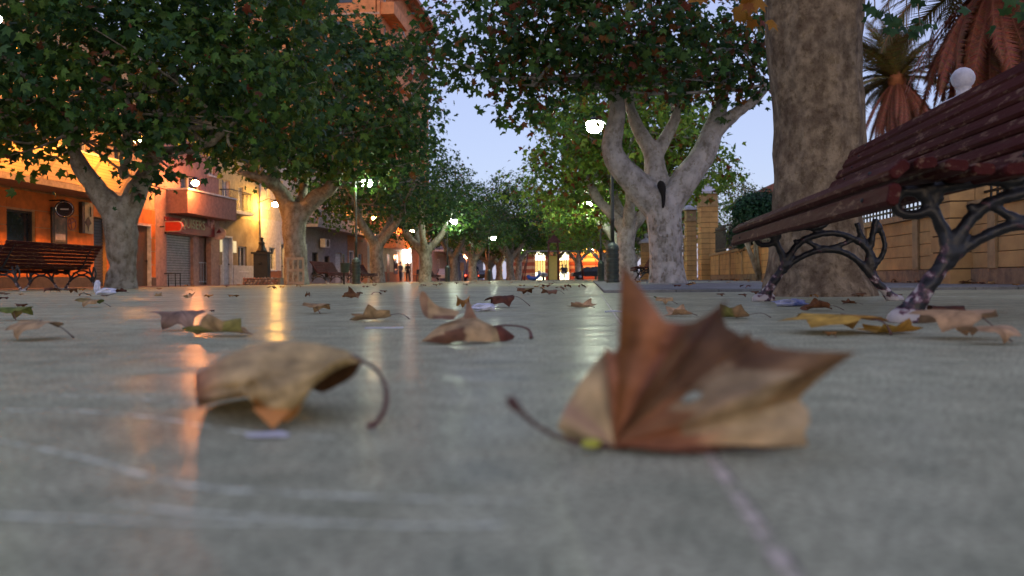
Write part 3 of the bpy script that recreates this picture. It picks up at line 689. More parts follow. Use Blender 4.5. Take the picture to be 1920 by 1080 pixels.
# 2 shop
M_mauve = mat('mauve_render', (.30, .17, .15), .8, bump=.2); M_brown = mat('brick_brown', (.26, .13, .08), .8, bump=.3)
B = building('mauve house with a boxed balcony above the red shop sign')
uA, uB = Fd(291.5), Fd(412)
o_sh = (Fd(313), Fd(363), GZ, FZ(338, 441)); o_g = (Fd(373), Fd(396), GZ, FZ(384, 437))
wall(B, uA, uB, GZ, 3.2, [o_sh, o_g], mat('shop_wall', (.34, .22, .19), .8, bump=.25)); slats(B, o_sh, M_shut)
fb('entrance_back', B, *o_g[:2], -.6, -.5, GZ, o_g[3], M_brown)
gt = rails(B, o_g[0] + .1, o_g[1] - .1, -.2, .08, 1.05, M_frame_w, .22, False); gt.name = 'white_gate'
ob = [(Fd(340), Fd(377), FZ(358, 367) + .1, FZ(358, 330)), (Fd(392), Fd(404), 5.2, 6.4)]
wall(B, uA, uB, 3.203, 8.2, ob, mat('mauve_upper', (.33, .19, .17), .8, bump=.2), name='upper_wall')
for o_ in ob: window(B, o_)
b = MB(); fbox(b, Fd(313), Fd(409), .003, .95, FZ(360, 407), FZ(360, 366)); b.build('balcony', M_mauve, B)
fb('balcony_coping', B, Fd(312.5), Fd(409.5), .003, 1.0, FZ(360, 366) + .003, FZ(360, 363), M_frame_w)
roof(B, uA, uB, 8.2)
zb_, zt_ = FZ(353, 441) + .02, FZ(353, 413)
sg = empty('shop_sign', 'red fascia sign with cream serif letters over the grey shutter', 'sign', FP(Fd(350), 0, 0))
lb('sign_panel', sg, Fd(309), Fd(398), .003, .14, zb_, zt_, mat('red_sign', (.28, .012, .02), .35, scale=2))
M_let = mat('cream_letters', (.62, .56, .42), .5)
def text(par, s, size, u, w, z, m, ext=.012, name='lettering', align='LEFT', nrm_u=True):
    cu = bpy.data.curves.new(name, 'FONT'); cu.body = s; cu.size = size; cu.extrude = ext; cu.align_x = align; cu.offset = .006
    tmp = bpy.data.objects.new(name, cu); C.objects.link(tmp)
    dg = bpy.context.evaluated_depsgraph_get(); dg.update(); me = bpy.data.meshes.new_from_object(tmp.evaluated_get(dg)); C.objects.unlink(tmp)
    me.materials.clear(); me.materials.append(m)
    o = bpy.data.objects.new(name, me); C.objects.link(o); o.parent = par
    o.location = Vector(FP(u, w, z)) - Vector(par.location)
    o.rotation_euler = (R(90), 0, math.atan2(1, AX))
    return o
tx = text(sg, 'QUISERS', .58, Fd(333), .155, zb_ + .28, M_let); tx.scale = (1.05, 1, 1)
text(sg, 'DE LAR', .36, Fd(353), .155, zb_ + .84, mat('dim_letters', (.30, .16, .12), .5))
b = MB(); 
for k in range(5):
    a = k * 1.257; b.ball(Vector(FP(Fd(390) + .25 * math.cos(a), .15, zb_ + .75 + .2 * math.sin(a))) - Vector(sg.location), .17, 5, sq=(.25, 1, 1))
b.build('flower_emblem', mat('pink_enamel', (.55, .3, .36), .5), sg)
# projecting red capsule
cs = empty('capsule_sign', 'red rounded capsule sign jutting out beside the shop shutter', 'sign', FP(Fd(306), 0, FZ(306, 422)))
yq = Fd(306); 
p0 = at(311, 425, yq * .985); p1 = at(343, 425, yq * .985); hh = (at(311, 415, yq).z - at(311, 433, yq).z) / 2 * 1.0
b = MB(); V = []; nn = 10
xs0, xs1 = p0.x, p1.x - hh * .8
prof = [(xs0, -hh), (xs1, -hh)] + [(xs1 + hh * .8 * math.sin(a), -hh * math.cos(a)) for a in np.linspace(.2, math.pi - .2, nn)] + [(xs1, hh), (xs0, hh)]
lo = Vector(cs.location)
V = [Vector((x, yq * .985 - .1, p0.z + z)) - lo for x, z in prof] + [Vector((x, yq * .985 + .1, p0.z + z)) - lo for x, z in prof]; n_ = len(prof)
b.add(V, [tuple(range(n_)), tuple(range(2 * n_ - 1, n_ - 1, -1))] + [(k, n_ + k, n_ + (k + 1) % n_, (k + 1) % n_) for k in range(n_)])
b.build('capsule_body', mat('red_plastic', (.60, .045, .02), .3, var=.1), cs)
b = MB(); pr2 = [Vector((x, yq * .985 - .1, p0.z + z)) - lo for x, z in prof]; b.tube(pr2 + [pr2[0]], .022, 6); b.build('rim', mat('pale_rim', (.5, .42, .4), .4), cs)
b = MB(); b.tube([Vector((p0.x - .25, yq * .985, p0.z)) - lo, Vector((p0.x, yq * .985, p0.z)) - lo], .03, 6); b.tube([Vector((p0.x - .02, yq * .985, p0.z - hh - .1)) - lo, Vector((p0.x - .02, yq * .985, p0.z + hh + .1)) - lo], .03, 6); b.build('bracket', M_metal_d, cs)
# triangle sign
q = at(412, 439, Fd(412)); ts = empty('round_sign', 'round pale sign with a dark red triangle at the corner of the mauve house', 'sign', q)
b = MB(); disc(b, Vector((.2, -.6, 0)), .30, .1, nrm=Vector((.2, -1, 0))); b.build('sign_disc', mat('pale_pink_enamel', (.55, .38, .38), .4), ts)
b = MB(); V = [(-.02, -.665, -.13), (.42, -.57, -.13), (.2, -.66, .22)]; b.add(V + [(x, y - .015, z) for x, y, z in V], [(0, 1, 2), (5, 4, 3), (0, 3, 4, 1), (1, 4, 5, 2), (2, 5, 3, 0)]); b.build('triangle', mat('dark_red_enamel', (.25, .01, .03), .4), ts)
# 3 yellow house
B = building('yellow and stone house with a white balcony door beside the bright wall lamp')
uA, uB = Fd(412.3), Fd(487)
o_d = (Fd(418), Fd(435), GZ, FZ(427, 445)); o_w = (Fd(447), Fd(463), FZ(455, 508), FZ(455, 462))
M_dirty = mat('stained_stone', (.36, .27, .16), .8, col2=(.20, .14, .08), scale=1.3, bump=.4)
wall(B, uA, uB, GZ, 3.4, [o_d, o_w], M_dirty); fb('white_base', B, o_d[1] + .1, uB, .003, .06, GZ, .95, mat('grey_white_base', (.45, .44, .46), .7, bump=.3)); fb('white_base', B, uA, o_d[0] - .1, .003, .06, GZ, .95, MATS['grey_white_base'])
door(B, o_d, mat('white_door', (.5, .5, .54), .5)); window(B, o_w)
E_dim = emit('lit_glass', (1, .82, .35), .22)
for a_, c_ in ((Fd(437), Fd(443)), (Fd(412.6), Fd(416.5))): fb('lit_window', B, a_, c_, .003, .03, FZ(440, 474), FZ(440, 452), E_dim)
ob = [(Fd(418), Fd(433), 3.75, FZ(425, 338)), (Fd(448), Fd(458), FZ(452, 395), FZ(452, 350))]
wall(B, uA, uB, 3.403, 8.6, ob, mat('yellow_render', (.55, .44, .22), .8, bump=.2), name='upper_wall')
window(B, ob[0], pane=mat('pale_blind', (.42, .45, .52), .5), sill=False); window(B, ob[1], pane=MATS['pale_blind'])
fb('balcony_slab', B, Fd(413), Fd(456), .003, .62, 3.5, 3.66, M_frame_w); rails(B, Fd(413.5), Fd(455), .55, 3.665, 4.65, M_metal_d, .14)
roof(B, uA, uB, 8.6)
# 4 white house
B = building('white house with a brick red base behind the dark fountain')
uA, uB = Fd(487.3), Fd(545); o_w = (Fd(505), Fd(517), FZ(511, 506), FZ(511, 464)); o_d = (Fd(527), Fd(534), GZ, FZ(530, 457))
wall(B, uA, uB, GZ, 3.6, [o_w, o_d], mat('white_render', (.62, .56, .54), .8, col2=(.48, .42, .40), bump=.2)); window(B, o_w); door(B, o_d, mat('brown_door', (.1, .05, .03), .4))
fb('red_base', B, uA, o_d[0] - .08, .003, .05, GZ, FZ(500, 507), mat('red_base', (.35, .12, .05), .75))
ob = [(Fd(500), Fd(507), 4.2, 6.0), (Fd(525), Fd(532), 4.2, 6.0)]
wall(B, uA, uB, 3.603, 7.8, ob, mat('pale_upper', (.60, .52, .42), .8), name='upper_wall')
for o_ in ob: window(B, o_)
roof(B, uA, uB, 7.8)
# 5 grey house with air conditioner
B = building('grey house with a long balcony and an air conditioner under it')
uA, uB = Fd(545.3), Fd(652)
os_ = [(Fd(586), Fd(597), .5, FZ(590, 473)), (Fd(609), Fd(618), .3, FZ(612, 480)), (Fd(629), Fd(642), GZ, FZ(635, 474)), (Fd(560), Fd(575), GZ, 2.4)]
wall(B, uA, uB, GZ, 3.5, os_, mat('grey_render', (.28, .26, .27), .8, bump=.3)); window(B, os_[0], M_frame_d); window(B, os_[1], M_frame_d); slats(B, os_[2], M_frame_w); door(B, os_[3], M_shut_d)
fb('balcony_slab', B, Fd(565), Fd(680), .003, 1.1, 3.503, 3.7, mat('slab_grey2', (.3, .28, .27), .8)); fb('parapet', B, Fd(565), Fd(648), 1.0, 1.12, 3.703, 4.6, mat('grey_parapet', (.36, .33, .30), .8))
ob = [(Fd(575), Fd(590), 4.3, 6.2), (Fd(608), Fd(620), 4.3, 6.2), (Fd(635), Fd(646), 4.3, 6.2)]
wall(B, uA, uB, 3.503, 8.4, ob, mat('warm_upper', (.50, .40, .28), .8), name='upper_wall')
for o_ in ob: window(B, o_)
roof(B, uA, uB, 8.4)
a_ = MB(); fbox(a_, Fd(597), Fd(606), .15, .5, FZ(600, 464), FZ(600, 448)); ac = a_.build('air_conditioner', M_frame_w, B)
a_ = MB(); disc(a_, Vector(FP((Fd(597) + Fd(606)) / 2, .51, FZ(600, 456))), .25, .02, nrm=Vector((1, -.09, 0))); a_.build('fan_grille', M_metal_d, ac)
# 6 orange low house
B = building('low orange house with a flat overhanging roof behind the litter bin')
uA, uB = Fd(652.3), Fd(689); oo_ = [(Fd(655), Fd(662), GZ, 2.3), (Fd(672), Fd(680), .9, 2.2)]
wall(B, uA, uB, GZ, 3.5, oo_, mat('orange_low', (.45, .20, .08), .8)); door(B, oo_[0], M_shut_d); window(B, oo_[1])
wall(B, uA, uB, 3.71, 7.6, [(Fd(660), Fd(668), 4.6, 6.3), (Fd(676), Fd(684), 4.6, 6.3)], mat('ochre_render'  , (.6, .42, .22)), name='upper_wall'); window(B, (Fd(660), Fd(668), 4.6, 6.3)); window(B, (Fd(676), Fd(684), 4.6, 6.3)); roof(B, uA, uB, 7.6)
# 7 cream house
B = building('cream corner house with a brown door and a thin roof slab')
uA, uB = Fd(689.3), Fd(716); o7 = [(Fd(726), Fd(731), GZ, 2.6)]
wall(B, uA, uB, GZ, 4.0, [(Fd(700), Fd(706), GZ, 2.5)], mat('cream_render', (.50, .42, .26), .8)); door(B, (Fd(700), Fd(706), GZ, 2.5), MATS['brown_door']); roof(B, uA, uB, 4.05)
# tall block
M_tower = mat('salmon_render', (.80, .29, .10), .8, scale=2)
B = empty('apartment_tower', 'tall salmon apartment block rising above the tree crowns', 'building', (0, 0, 0))
tu0, tu1 = Fd(716.3), Fd(806)
ow = [(Fd(724), Fd(730), GZ, 2.4), (Fd(738), Fd(744), .7, 2.5), (Fd(752), Fd(757), GZ, 2.6), (Fd(768), Fd(773), GZ, 2.7), (Fd(786), Fd(791), GZ, 2.7)]
for f_ in range(1, 9):
    for px_ in (728, 745, 762, 778, 793): ow.append((Fd(px_ - 4), Fd(px_ + 2), f_ * 2.9 + .9, f_ * 2.9 + 2.3))
wall(B, tu0, tu1, GZ, 27.5, ow, M_tower, depth=13)
for k, o_ in enumerate(ow):
    if k in (0, 2, 3, 4): door(B, o_, MATS['brown_door'])
    else: window(B, o_)
fb('roof', B, tu0 - .6, tu1 + .3, -13.5, 1.3, 27.5, 27.9, mat('salmon_slab', (.5, .22, .13), .8))
b = MB()
for f_ in range(1, 10):
    z_ = f_ * 2.9 + .05
    o_ = fb('balcony', B, tu0 + .3, tu0 + 5.5, .003, 1.2, z_, z_ + 1.05, M_tower)
    if f_ < 9: fb('side_window', B, tu0 - .03, tu0 + .02, -7, -5.4, z_ + 1.0, z_ + 2.3, M_glass); fb('side_window', B, tu0 - .03, tu0 + .02, -4, -2.4, z_ + 1.0, z_ + 2.3, M_glass); fb('side_window', B, tu0 - .03, tu0 + .02, -11, -9.4, z_ + 1.0, z_ + 2.3, M_glass)
    fb('floor_band', B, tu0 - .05, tu0 + .02, -12.5, -.02, z_ - .1, z_ + .1, mat('pale_band', (.7, .42, .28), .8))
fb('terrace_wall', B, tu0 + .5, tu1 - 5, -12, -1.5, 27.91, 30.5, M_tower)
fb('bar_front', B, Fd(716.6), Fd(760), .003, .06, GZ + .9, 3.6, MATS['cream_render']); 
fb('bar_base', B, Fd(716.6), Fd(750), .003, .08, GZ, GZ + .88, MATS['red_base'])
fb('door_panel', B, Fd(724), Fd(729), .065, .09, GZ + .05, 2.4, MATS['brown_door']); fb('door_panel', B, Fd(737), Fd(744), .065, .1, .7, 2.5, M_glass)
fb('canopy', B, Fd(716.6), Fd(777), .085, 1.1, 4.0, 4.16, MATS['slab_grey'])
# 8 white house
B = building('far white house with a small dark balcony above the parked scooters')
uA, uB = tu1 + .1, 140; o8 = [(98, 99.3, GZ, 2.5), (106, 108, GZ, 2.6), (114, 116, GZ, 2.6), (124, 126, GZ, 2.6)]
wall(B, uA, uB, GZ, 3.4, o8, mat('dim_wall', (.34, .28, .27), .8)); 
for o_ in o8: door(B, o_, M_shut_d)
o8 = [(98, 99.6, 4.0, 6.2), (105, 106.6, 4.0, 6.2), (112, 113.6, 4.0, 6.2), (120, 121.6, 4, 6.2)]
wall(B, uA, uB, 3.403, 7.6, o8, mat('pink_white', (.58, .42, .40), .8), name='upper_wall')
for o_ in o8: window(B, o_)
fb('balcony_slab', B, 96, 115, .003, 1.2, 3.41, 3.6, M_frame_w); rails(B, 96.5, 114.5, 1.1, 3.603, 4.6, M_metal_d, .4); roof(B, uA, uB, 7.6)
# lamps on the fronts
wall_lamp('orange street lamp glowing above the cafe balcony', Fd(120) , FZ(118, 265), E_sod, 2.7)
wall_lamp('orange street lamp half hidden by leaves above the cafe balcony', 23.6, 5.0, E_sod, 2.7)
wall_lamp('pinkish orange lamp beside the mauve boxed balcony', Fd(315), FZ(322, 346), E_pink, 1.25)
wall_lamp('blazing yellow lamp on the yellow house by its drainpipe', Fd(484), FZ(489, 385), E_sod2, 1.0, .19)
wall_lamp('orange lamp above the long balcony seen beside the litter bin', Fd(661), FZ(670, 412), E_sod, 1.7)
wall_lamp('reddish orange lamp in front of the low roof before the tall block', Fd(745), FZ(755, 435), E_pink, 1.5, .24)
b = MB(); dp = FP(Fd(486.5), .08, 0); b.tube([dp, (dp[0], dp[1], 8.2)], .05, 8); tag(b.build('drainpipe', M_shut), 'grey drainpipe running down between the yellow and white houses', 'pipe')
q = at(757, 478, 80); b = MB(); b.box(q.x - .65, q.x + .65, q.y - .15, q.y + .15, q.z - .75, q.z + .7); o_ = b.build('light_box', emit('white_sign_glow', (1, .97, .88), 9)); tag(o_, 'brilliant white lit sign box over the bar entrance', 'sign')
b = MB(); b.tube([(q.x - .6, q.y, q.z), (q.x - 1.6, q.y + .3, q.z)], .04, 6); b.build('bracket', M_metal_d, o_)

# ------------------------------------------------------------------ striped hall at the end
def striped():
    m, n, b = nodes('striped_brick'); tc = n.nodes.new('ShaderNodeTexCoord'); sp = n.nodes.new('ShaderNodeSeparateXYZ'); n.links.new(tc.outputs['Object'], sp.inputs[0])
    mt = n.nodes.new('ShaderNodeMath'); mt.operation = 'FRACT'; mm = n.nodes.new('ShaderNodeMath'); mm.operation = 'MULTIPLY'; mm.inputs[1].default_value = 1.15
    n.links.new(sp.outputs[2], mm.inputs[0]); n.links.new(mm.outputs[0], mt.inputs[0])
    r = n.nodes.new('ShaderNodeValToRGB'); r.color_ramp.elements[0].position = .50; r.color_ramp.elements[1].position = .62
    r.color_ramp.elements[0].color = (.27, .055, .05, 1); r.color_ramp.elements[1].color = (.42, .25, .24, 1)
    n.links.new(mt.outputs[0], r.inputs[0]); n.links.new(r.outputs[0], b.inputs['Base Color']); b.inputs['Roughness'].default_value = .8; return m
M_str = striped()
HYd = 104.0
H = empty('striped_hall', 'red and white striped brick hall with glowing arched windows', 'building', (0, 0, 0))
def hx(px): return at(px, 520, HYd).x
def hz(py): return at(1050, py, HYd).z
arch = [(hx(1004), hx(1022.5), hz(470)), (hx(1050), hx(1067), hz(470))]
b = MB(); xs = [hx(960), arch[0][0], arch[0][1], arch[1][0], arch[1][1], hx(1140)]
for i in (0, 2, 4): b.box(xs[i], xs[i + 1], HYd, HYd + 8, -.1, 7.5)
for a in arch:
    cx, r = (a[0] + a[1]) / 2, (a[1] - a[0]) / 2; zs_ = a[2] - r; N = 12
    V = []
    for k in range(N + 1):
        t_ = math.pi * k / N; V += [(cx - r * math.cos(t_), HYd, zs_ + r * math.sin(t_)), (cx - r * math.cos(t_), HYd, 7.5), (cx - r * math.cos(t_), HYd + .5, zs_ + r * math.sin(t_)), (cx - r * math.cos(t_), HYd + .5, 7.5)]
    b.add(V, [(4 * k, 4 * k + 4, 4 * k + 5, 4 * k + 1) for k in range(N)] + [(4 * k, 4 * k + 2, 4 * k + 6, 4 * k + 4) for k in range(N)])
    b.box(a[0], a[1], HYd + .6, HYd + 8, -.1, 7.5)
b.build('wall', M_str, H)
E_arch = emit('lit_arch', (1, .93, .62), 2.2); E_arch2 = emit('lit_arch_lower', (1, .66, .16), .5)
for k, a in enumerate(arch):
    b = MB(); b.box(a[0], a[1], HYd + .40, HYd + .45, hz(488), a[2]); p_ = b.build('arched_window', E_arch, H)
    b = MB(); b.box(a[0], a[1], HYd + .40, HYd + .45, hz(510), hz(488.2)); b.build('pane', E_arch2, p_)
    b = MB(); b.box(a[0], a[1], HYd + .40, HYd + .45, 0, hz(510.3)); b.build('pane', E_arch, p_)
    b = MB()
    for t_ in (.25, .5, .75): b.box(a[0] + (a[1] - a[0]) * t_ - .03, a[0] + (a[1] - a[0]) * t_ + .03, HYd + .33, HYd + .38, 0, a[2])
    for z_ in (482, 488, 510): b.box(a[0], a[1], HYd + .33, HYd + .379, hz(z_) - .03, hz(z_) + .03)
    b.build('mullion', M_frame_d, p_)
b = MB(); cxh = hx(1050); b.add([(hx(955), HYd - .4, 7.5), (hx(1145), HYd - .4, 7.5), (cxh, HYd - .4, 10.4), (hx(955), HYd + 8, 7.5), (hx(1145), HYd + 8, 7.5), (cxh, HYd + 8, 10.4)], [(0, 1, 2), (5, 4, 3), (0, 2, 5, 3), (1, 4, 5, 2), (0, 3, 4, 1)]); b.build('roof', mat('tile_roof', (.3, .12, .08), .8), H)
t_ = empty('wall_lamp', 'orange lamp washing the end of the striped hall', 'lamp', (hx(1108), HYd - 1.0, hz(468)))
b = MB(); b.ball((0, 0, 0), .16, 6); b.build('globe', emit('hall_sodium', (1, .34, .035), 900), t_); b = MB(); b.tube([(0, 1, .25), (0, .2, .3), (0, 0, .12)], .03, 6); b.build('bracket', M_metal_d, t_)

# ------------------------------------------------------------------ street lamps
M_lampg = mat('lamp_green', (.028, .045, .040), .45, bump=.15, bscale=30)
M_lampp = mat('lamp_pole', (.03, .035, .034), .4)
def street_lamp(label, px, Y, hz_, side, base_z=0, scale=1, E=E_white):
    t = empty('street_lamp', label, 'lamp', (at(px, 525, Y).x, Y, base_z), 0, 'white street lamps on banded drum bases')
    b = MB(); pr = [(.165, 0), (.165, .06)]; z = .08
    for k in range(6): pr += [(.150, z), (.150, z + .05), (.162, z + .06), (.162, z + .115), (.150, z + .125)]; z += .13
    pr += [(.15, .88), (.12, .93), (.07, .97), (.05, 1.0)]
    b.lathe(pr, 20, smooth=False); b.build('base_drum', M_lampg, t)
    b = MB(); b.lathe([(.05, 1.0), (.048, 1.5), (.055, 1.52), (.055, 1.58), (.044, 1.6), (.036, 3.0), (.034, hz_ + .15), (.01, hz_ + .2)], 12); b.build('pole', M_lampp, t)
    b = MB(); b.tube([(0, 0, hz_ - .1), (side * .2, 0, hz_ + .06), (side * .32, 0, hz_ + .08)], .02, 8); b.build('arm', M_lampp, t)
    b = MB(); b.lathe([(.20, .05), (.22, .07), (.18, .13), (.08, .17), (.02, .18)], 18, (side * .42, 0, hz_)); b.build('lamp_cap', M_lampp, t)
    b = MB(); b.ball((side * .42, 0, hz_ - .05), .215, 7, sq=(1, 1, .8)); b.build('globe', E, t)
    return t
street_lamp('near white street lamp with a green banded drum before the forked tree', 1149, 20.4, 3.9, -1, .026)
street_lamp('second white lamp on a thin pole beyond the near lamp', 1127, 39.5, 3.8, -1)
street_lamp('lamp with a green drum between the bench and the litter bin', 668, 31, 3.82, 1)
street_lamp('white lamp glowing beside the slender greyish plane tree', 839, 51, 3.75, 1)
street_lamp('white lamp glowing before the last trees of the shop side', 917, 73, 3.8, 1)
street_lamp('tiny white lamp by the playground swing', 971, 100, 3.6, 1)
street_lamp('small white lamp beside the orange end of the striped hall', 1117, 98, 3.6, -1)
t = empty('globe_lamp', 'small reddish globe lamp on a post down the street', 'lamp', (at(875, 528, 92).x, 92, 0))
b = MB(); b.tube([(0, 0, 0), (0, 0, 2.5)], .05, 8); b.build('post', M_lampp, t); b = MB(); b.ball((0, 0, 2.72), .27, 7); b.build('globe', emit('red_glow', (1, .30, .12), 60), t)
t = empty('street_lamp', 'lamp glowing greenish white among the leaves above the cafe', 'lamp', (at(-28, 530, 12.5).x, 12.5, 0), 0, 'white street lamps on banded drum bases')
hz0 = at(0, 35, 12.5).z
b = MB(); b.lathe([(.16, 0), (.16, .9), (.05, 1), (.035, hz0 + .1), (.01, hz0 + .2)], 14); b.build('pole', M_lampp, t)
b = MB(); b.ball((.17, 0, hz0), .11, 7, sq=(1, 1, .6)); b.build('globe', emit('mercury_dim', (.85, 1, .6), 30), t)

# ------------------------------------------------------------------ benches
M_wood = mat('maroon_slat_paint', (.058, .012, .010), .6, var=.35, scale=9, bump=.35, bscale=40, stretch=(1, .12, 1), col2=(.045, .007, .007), spec=.08)
def worn_wood():
    m = M_wood; n = m.node_tree; b = n.nodes['Principled BSDF']
    tc = n.nodes.new('ShaderNodeTexCoord'); nz = n.nodes.new('ShaderNodeTexNoise'); nz.inputs['Scale'].default_value = 26; nz.inputs['Detail'].default_value = 8; nz.inputs['Roughness'].default_value = .7
    mp = n.nodes.new('ShaderNodeMapping'); mp.inputs['Scale'].default_value = (1.2, .35, 1.2); n.links.new(tc.outputs['Object'], mp.inputs[0]); n.links.new(mp.outputs[0], nz.inputs[0])
    r = n.nodes.new('ShaderNodeValToRGB'); r.color_ramp.elements[0].position = .56; r.color_ramp.elements[1].position = .62
    r.color_ramp.elements[0].color = (0, 0, 0, 1); r.color_ramp.elements[1].color = (1, 1, 1, 1); n.links.new(nz.outputs[0], r.inputs[0])
    mx = n.nodes.new('ShaderNodeMix'); mx.data_type = 'RGBA'; src = b.inputs['Base Color'].links[0].from_socket
    n.links.new(r.outputs[0], mx.inputs[0]); n.links.new(src, mx.inputs[6]); mx.inputs[7].default_value = (.17, .095, .06, 1); n.links.new(mx.outputs[2], b.inputs['Base Color'])
worn_wood()
def iron_mat():
    m, n, b = nodes('chipped_black_iron'); tc = n.nodes.new('ShaderNodeTexCoord'); sp = n.nodes.new('ShaderNodeSeparateXYZ'); n.links.new(tc.outputs['Object'], sp.inputs[0])
    nz = n.nodes.new('ShaderNodeTexNoise'); nz.inputs['Scale'].default_value = 26; nz.inputs['Detail'].default_value = 5; n.links.new(tc.outputs['Object'], nz.inputs['Vector'])
    mr = n.nodes.new('ShaderNodeMapRange'); mr.inputs[1].default_value = .02; mr.inputs[2].default_value = .22; mr.inputs[3].default_value = .17; mr.inputs[4].default_value = -.14
    n.links.new(sp.outputs[2], mr.inputs[0]); ad = n.nodes.new('ShaderNodeMath'); n.links.new(nz.outputs[0], ad.inputs[0]); n.links.new(mr.outputs[0], ad.inputs[1])
    r = n.nodes.new('ShaderNodeValToRGB'); e = r.color_ramp.elements; e[0].position = .5; e[0].color = (.014, .014, .016, 1); e[1].position = .66; e[1].color = (.42, .38, .36, 1)
    x = e.new(.57); x.color = (.07, .03, .04, 1); x = e.new(.61); x.color = (.20, .12, .14, 1)
    n.links.new(ad.outputs[0], r.inputs[0]); n.links.new(r.outputs[0], b.inputs['Base Color']); b.inputs['Roughness'].default_value = .42; b.inputs['Specular IOR Level'].default_value = .4
    bp = n.nodes.new('ShaderNodeBump'); bp.inputs['Strength'].default_value = .6; bp.inputs['Distance'].default_value = .006; n.links.new(nz.outputs[0], bp.inputs['Height']); n.links.new(bp.outputs[0], b.inputs['Normal'])
    return m
M_iron = iron_mat()
SLATS = [(.005, .362, 78, 'lower'), (.022, .432, 42, ''), (.095, .448, 4, ''), (.170, .438, -5, ''), (.245, .428, -3, ''), (.320, .424, 4, ''), (.392, .434, 16, ''),
         (.462, .482, 58, ''), (.503, .548, 59, ''), (.545, .614, 60, ''), (.585, .680, 61, ''), (.625, .745, 61, ''), (.664, .808, 62, ''), (.700, .866, 64, '')]
def make_bench(label, far_end=2.60, near_end=-.22, span=2.28):
    t = empty('park_bench', label, 'bench', (0, 0, 0), 0, 'slatted park benches on branch shaped iron frames')
    rnd = random.Random(3)
    for x, z, a, _ in SLATS:
        b = MB(); w, th = .062, .034
        ca, sa = math.cos(R(a)), math.sin(R(a)); bev = .009
        oc = [(-w / 2 + bev, -th / 2), (w / 2 - bev, -th / 2), (w / 2, -th / 2 + bev), (w / 2, th / 2 - bev), (w / 2 - bev, th / 2), (-w / 2 + bev, th / 2), (-w / 2, th / 2 - bev), (-w / 2, -th / 2 + bev)]
        y0, y1 = near_end + rnd.uniform(-.012, .012), far_end + rnd.uniform(-.015, .015); V = []
        ys = [y0, y0 + .008] + [y0 + (y1 - y0) * k / 8 for k in range(1, 8)] + [y1 - .008, y1]
        for i, y in enumerate(ys):
            k = .86 if i in (0, len(ys) - 1) else 1; wob = rnd.uniform(-.0012, .0012)
            V += [(x + (p * ca - q * sa) * k, y, z + wob + (p * sa + q * ca) * k) for p, q in oc]
        n_ = 8; Fc = [(i * n_ + j, (i + 1) * n_ + j, (i + 1) * n_ + (j + 1) % n_, i * n_ + (j + 1) % n_) for i in range(len(ys) - 1) for j in range(n_)] + [tuple(range(8)), tuple(range((len(ys) - 1) * 8, len(ys) * 8))[::-1]]
        b.add(V, Fc); b.build('slat', M_wood, t)
    def frame():
        S = .00124
        def c(*pts): return [((x - 20) * S, 0, (905 - z) * S) for x, z in pts]
        b = MB()
        for P, rad in [
            (c((112, 905), (118, 885), (150, 830), (185, 780), (205, 745)), [.040, .034, .024, .021, .023]),
            (c((205, 745), (200, 700), (180, 650), (160, 612), (150, 598)), [.021, .018, .016, .016, .02]),
            (c((190, 600), (150, 640), (105, 645), (85, 620), (95, 600)), [.014, .015, .014, .012, .012]),
            (c((208, 748), (235, 690), (265, 650), (300, 622), (345, 606), (410, 596), (470, 604), (530, 632), (575, 668), (598, 720), (600, 750)), [.02, .018, .017, .016, .016, .016, .016, .017, .018, .02, .022]),
            (c((200, 770), (240, 730), (290, 700), (340, 680), (400, 672), (460, 680), (520, 712), (570, 765), (610, 815), (650, 860), (690, 903)), [.018, .016, .015, .015, .016, .016, .016, .019, .022, .022, .03]),
            (c((300, 622), (340, 650), (400, 664), (460, 650), (510, 628)), [.012, .013, .013, .013, .012]),
            (c((620, 830), (585, 750), (583, 690), (592, 640), (605, 580), (615, 535)), [.022, .02, .018, .017, .017, .018]),
            (c((575, 668), (550, 610), (530, 550)), [.016, .014, .014]),
            (c((265, 650), (258, 622)), [.013, .012]),
            (c((95, 590), (160, 585), (300, 568), (350, 572), (390, 552), (430, 500), (480, 400), (530, 310), (575, 230)), [.014, .016, .015, .015, .016, .016, .015, .014, .012]),
            (c((600, 750), (640, 700), (650, 640), (625, 560)), [.015, .013, .012, .014])]:
            p, r = smoothpts(P, [q * 1.15 for q in rad], 4); b.tube(p, r, 8)
        for x, y_, z, r in ((108, 0, 900, .05), (140, .02, 893, .038), (88, -.02, 896, .036), (690, 0, 900, .036), (715, .015, 900, .028), (205, 0, 748, .027), (600, 0, 748, .026)):
            b.ball(((x - 20) * S, y_, (905 - z) * S), r, 6, sq=(1.05, 1.0, .85))
        return b
    f = frame().build('iron_frame', M_iron, t); remesh(f, .0075, .004, 40, .0015, 110, 1)
    # keep the feet on the ground
    for v in f.data.vertices:
        if v.co.z < 0: v.co.z = 0
    for y in (0, span):
        if y: f2 = link('iron_frame', f.data, t, (0, y, 0))
    b = MB()
    for y in (0, span):
        for x, z, a, _ in SLATS:
            nx, nz_ = -math.sin(R(a)), math.cos(R(a)); b.ball((x + nx * .018, y, z + nz_ * .018), .007, 4)
    b.build('bolt', M_metal_d, t, kind='stuff')
    return t
ang = -math.atan2(.112, 1)
bench = make_bench('large maroon slatted bench with chipped iron legs beside the thick trunk')
pA = gp(1703, 604)
bench.location = (pA.x - (110 - 20) * .00124 - .01, pA.y, 0); bench.rotation_euler = (0, 0, ang)
def bench_at(x, y, rz, label):
    return dup(bench, (x, y, 0), rz, label)
aL = -math.atan2(AX, 1)
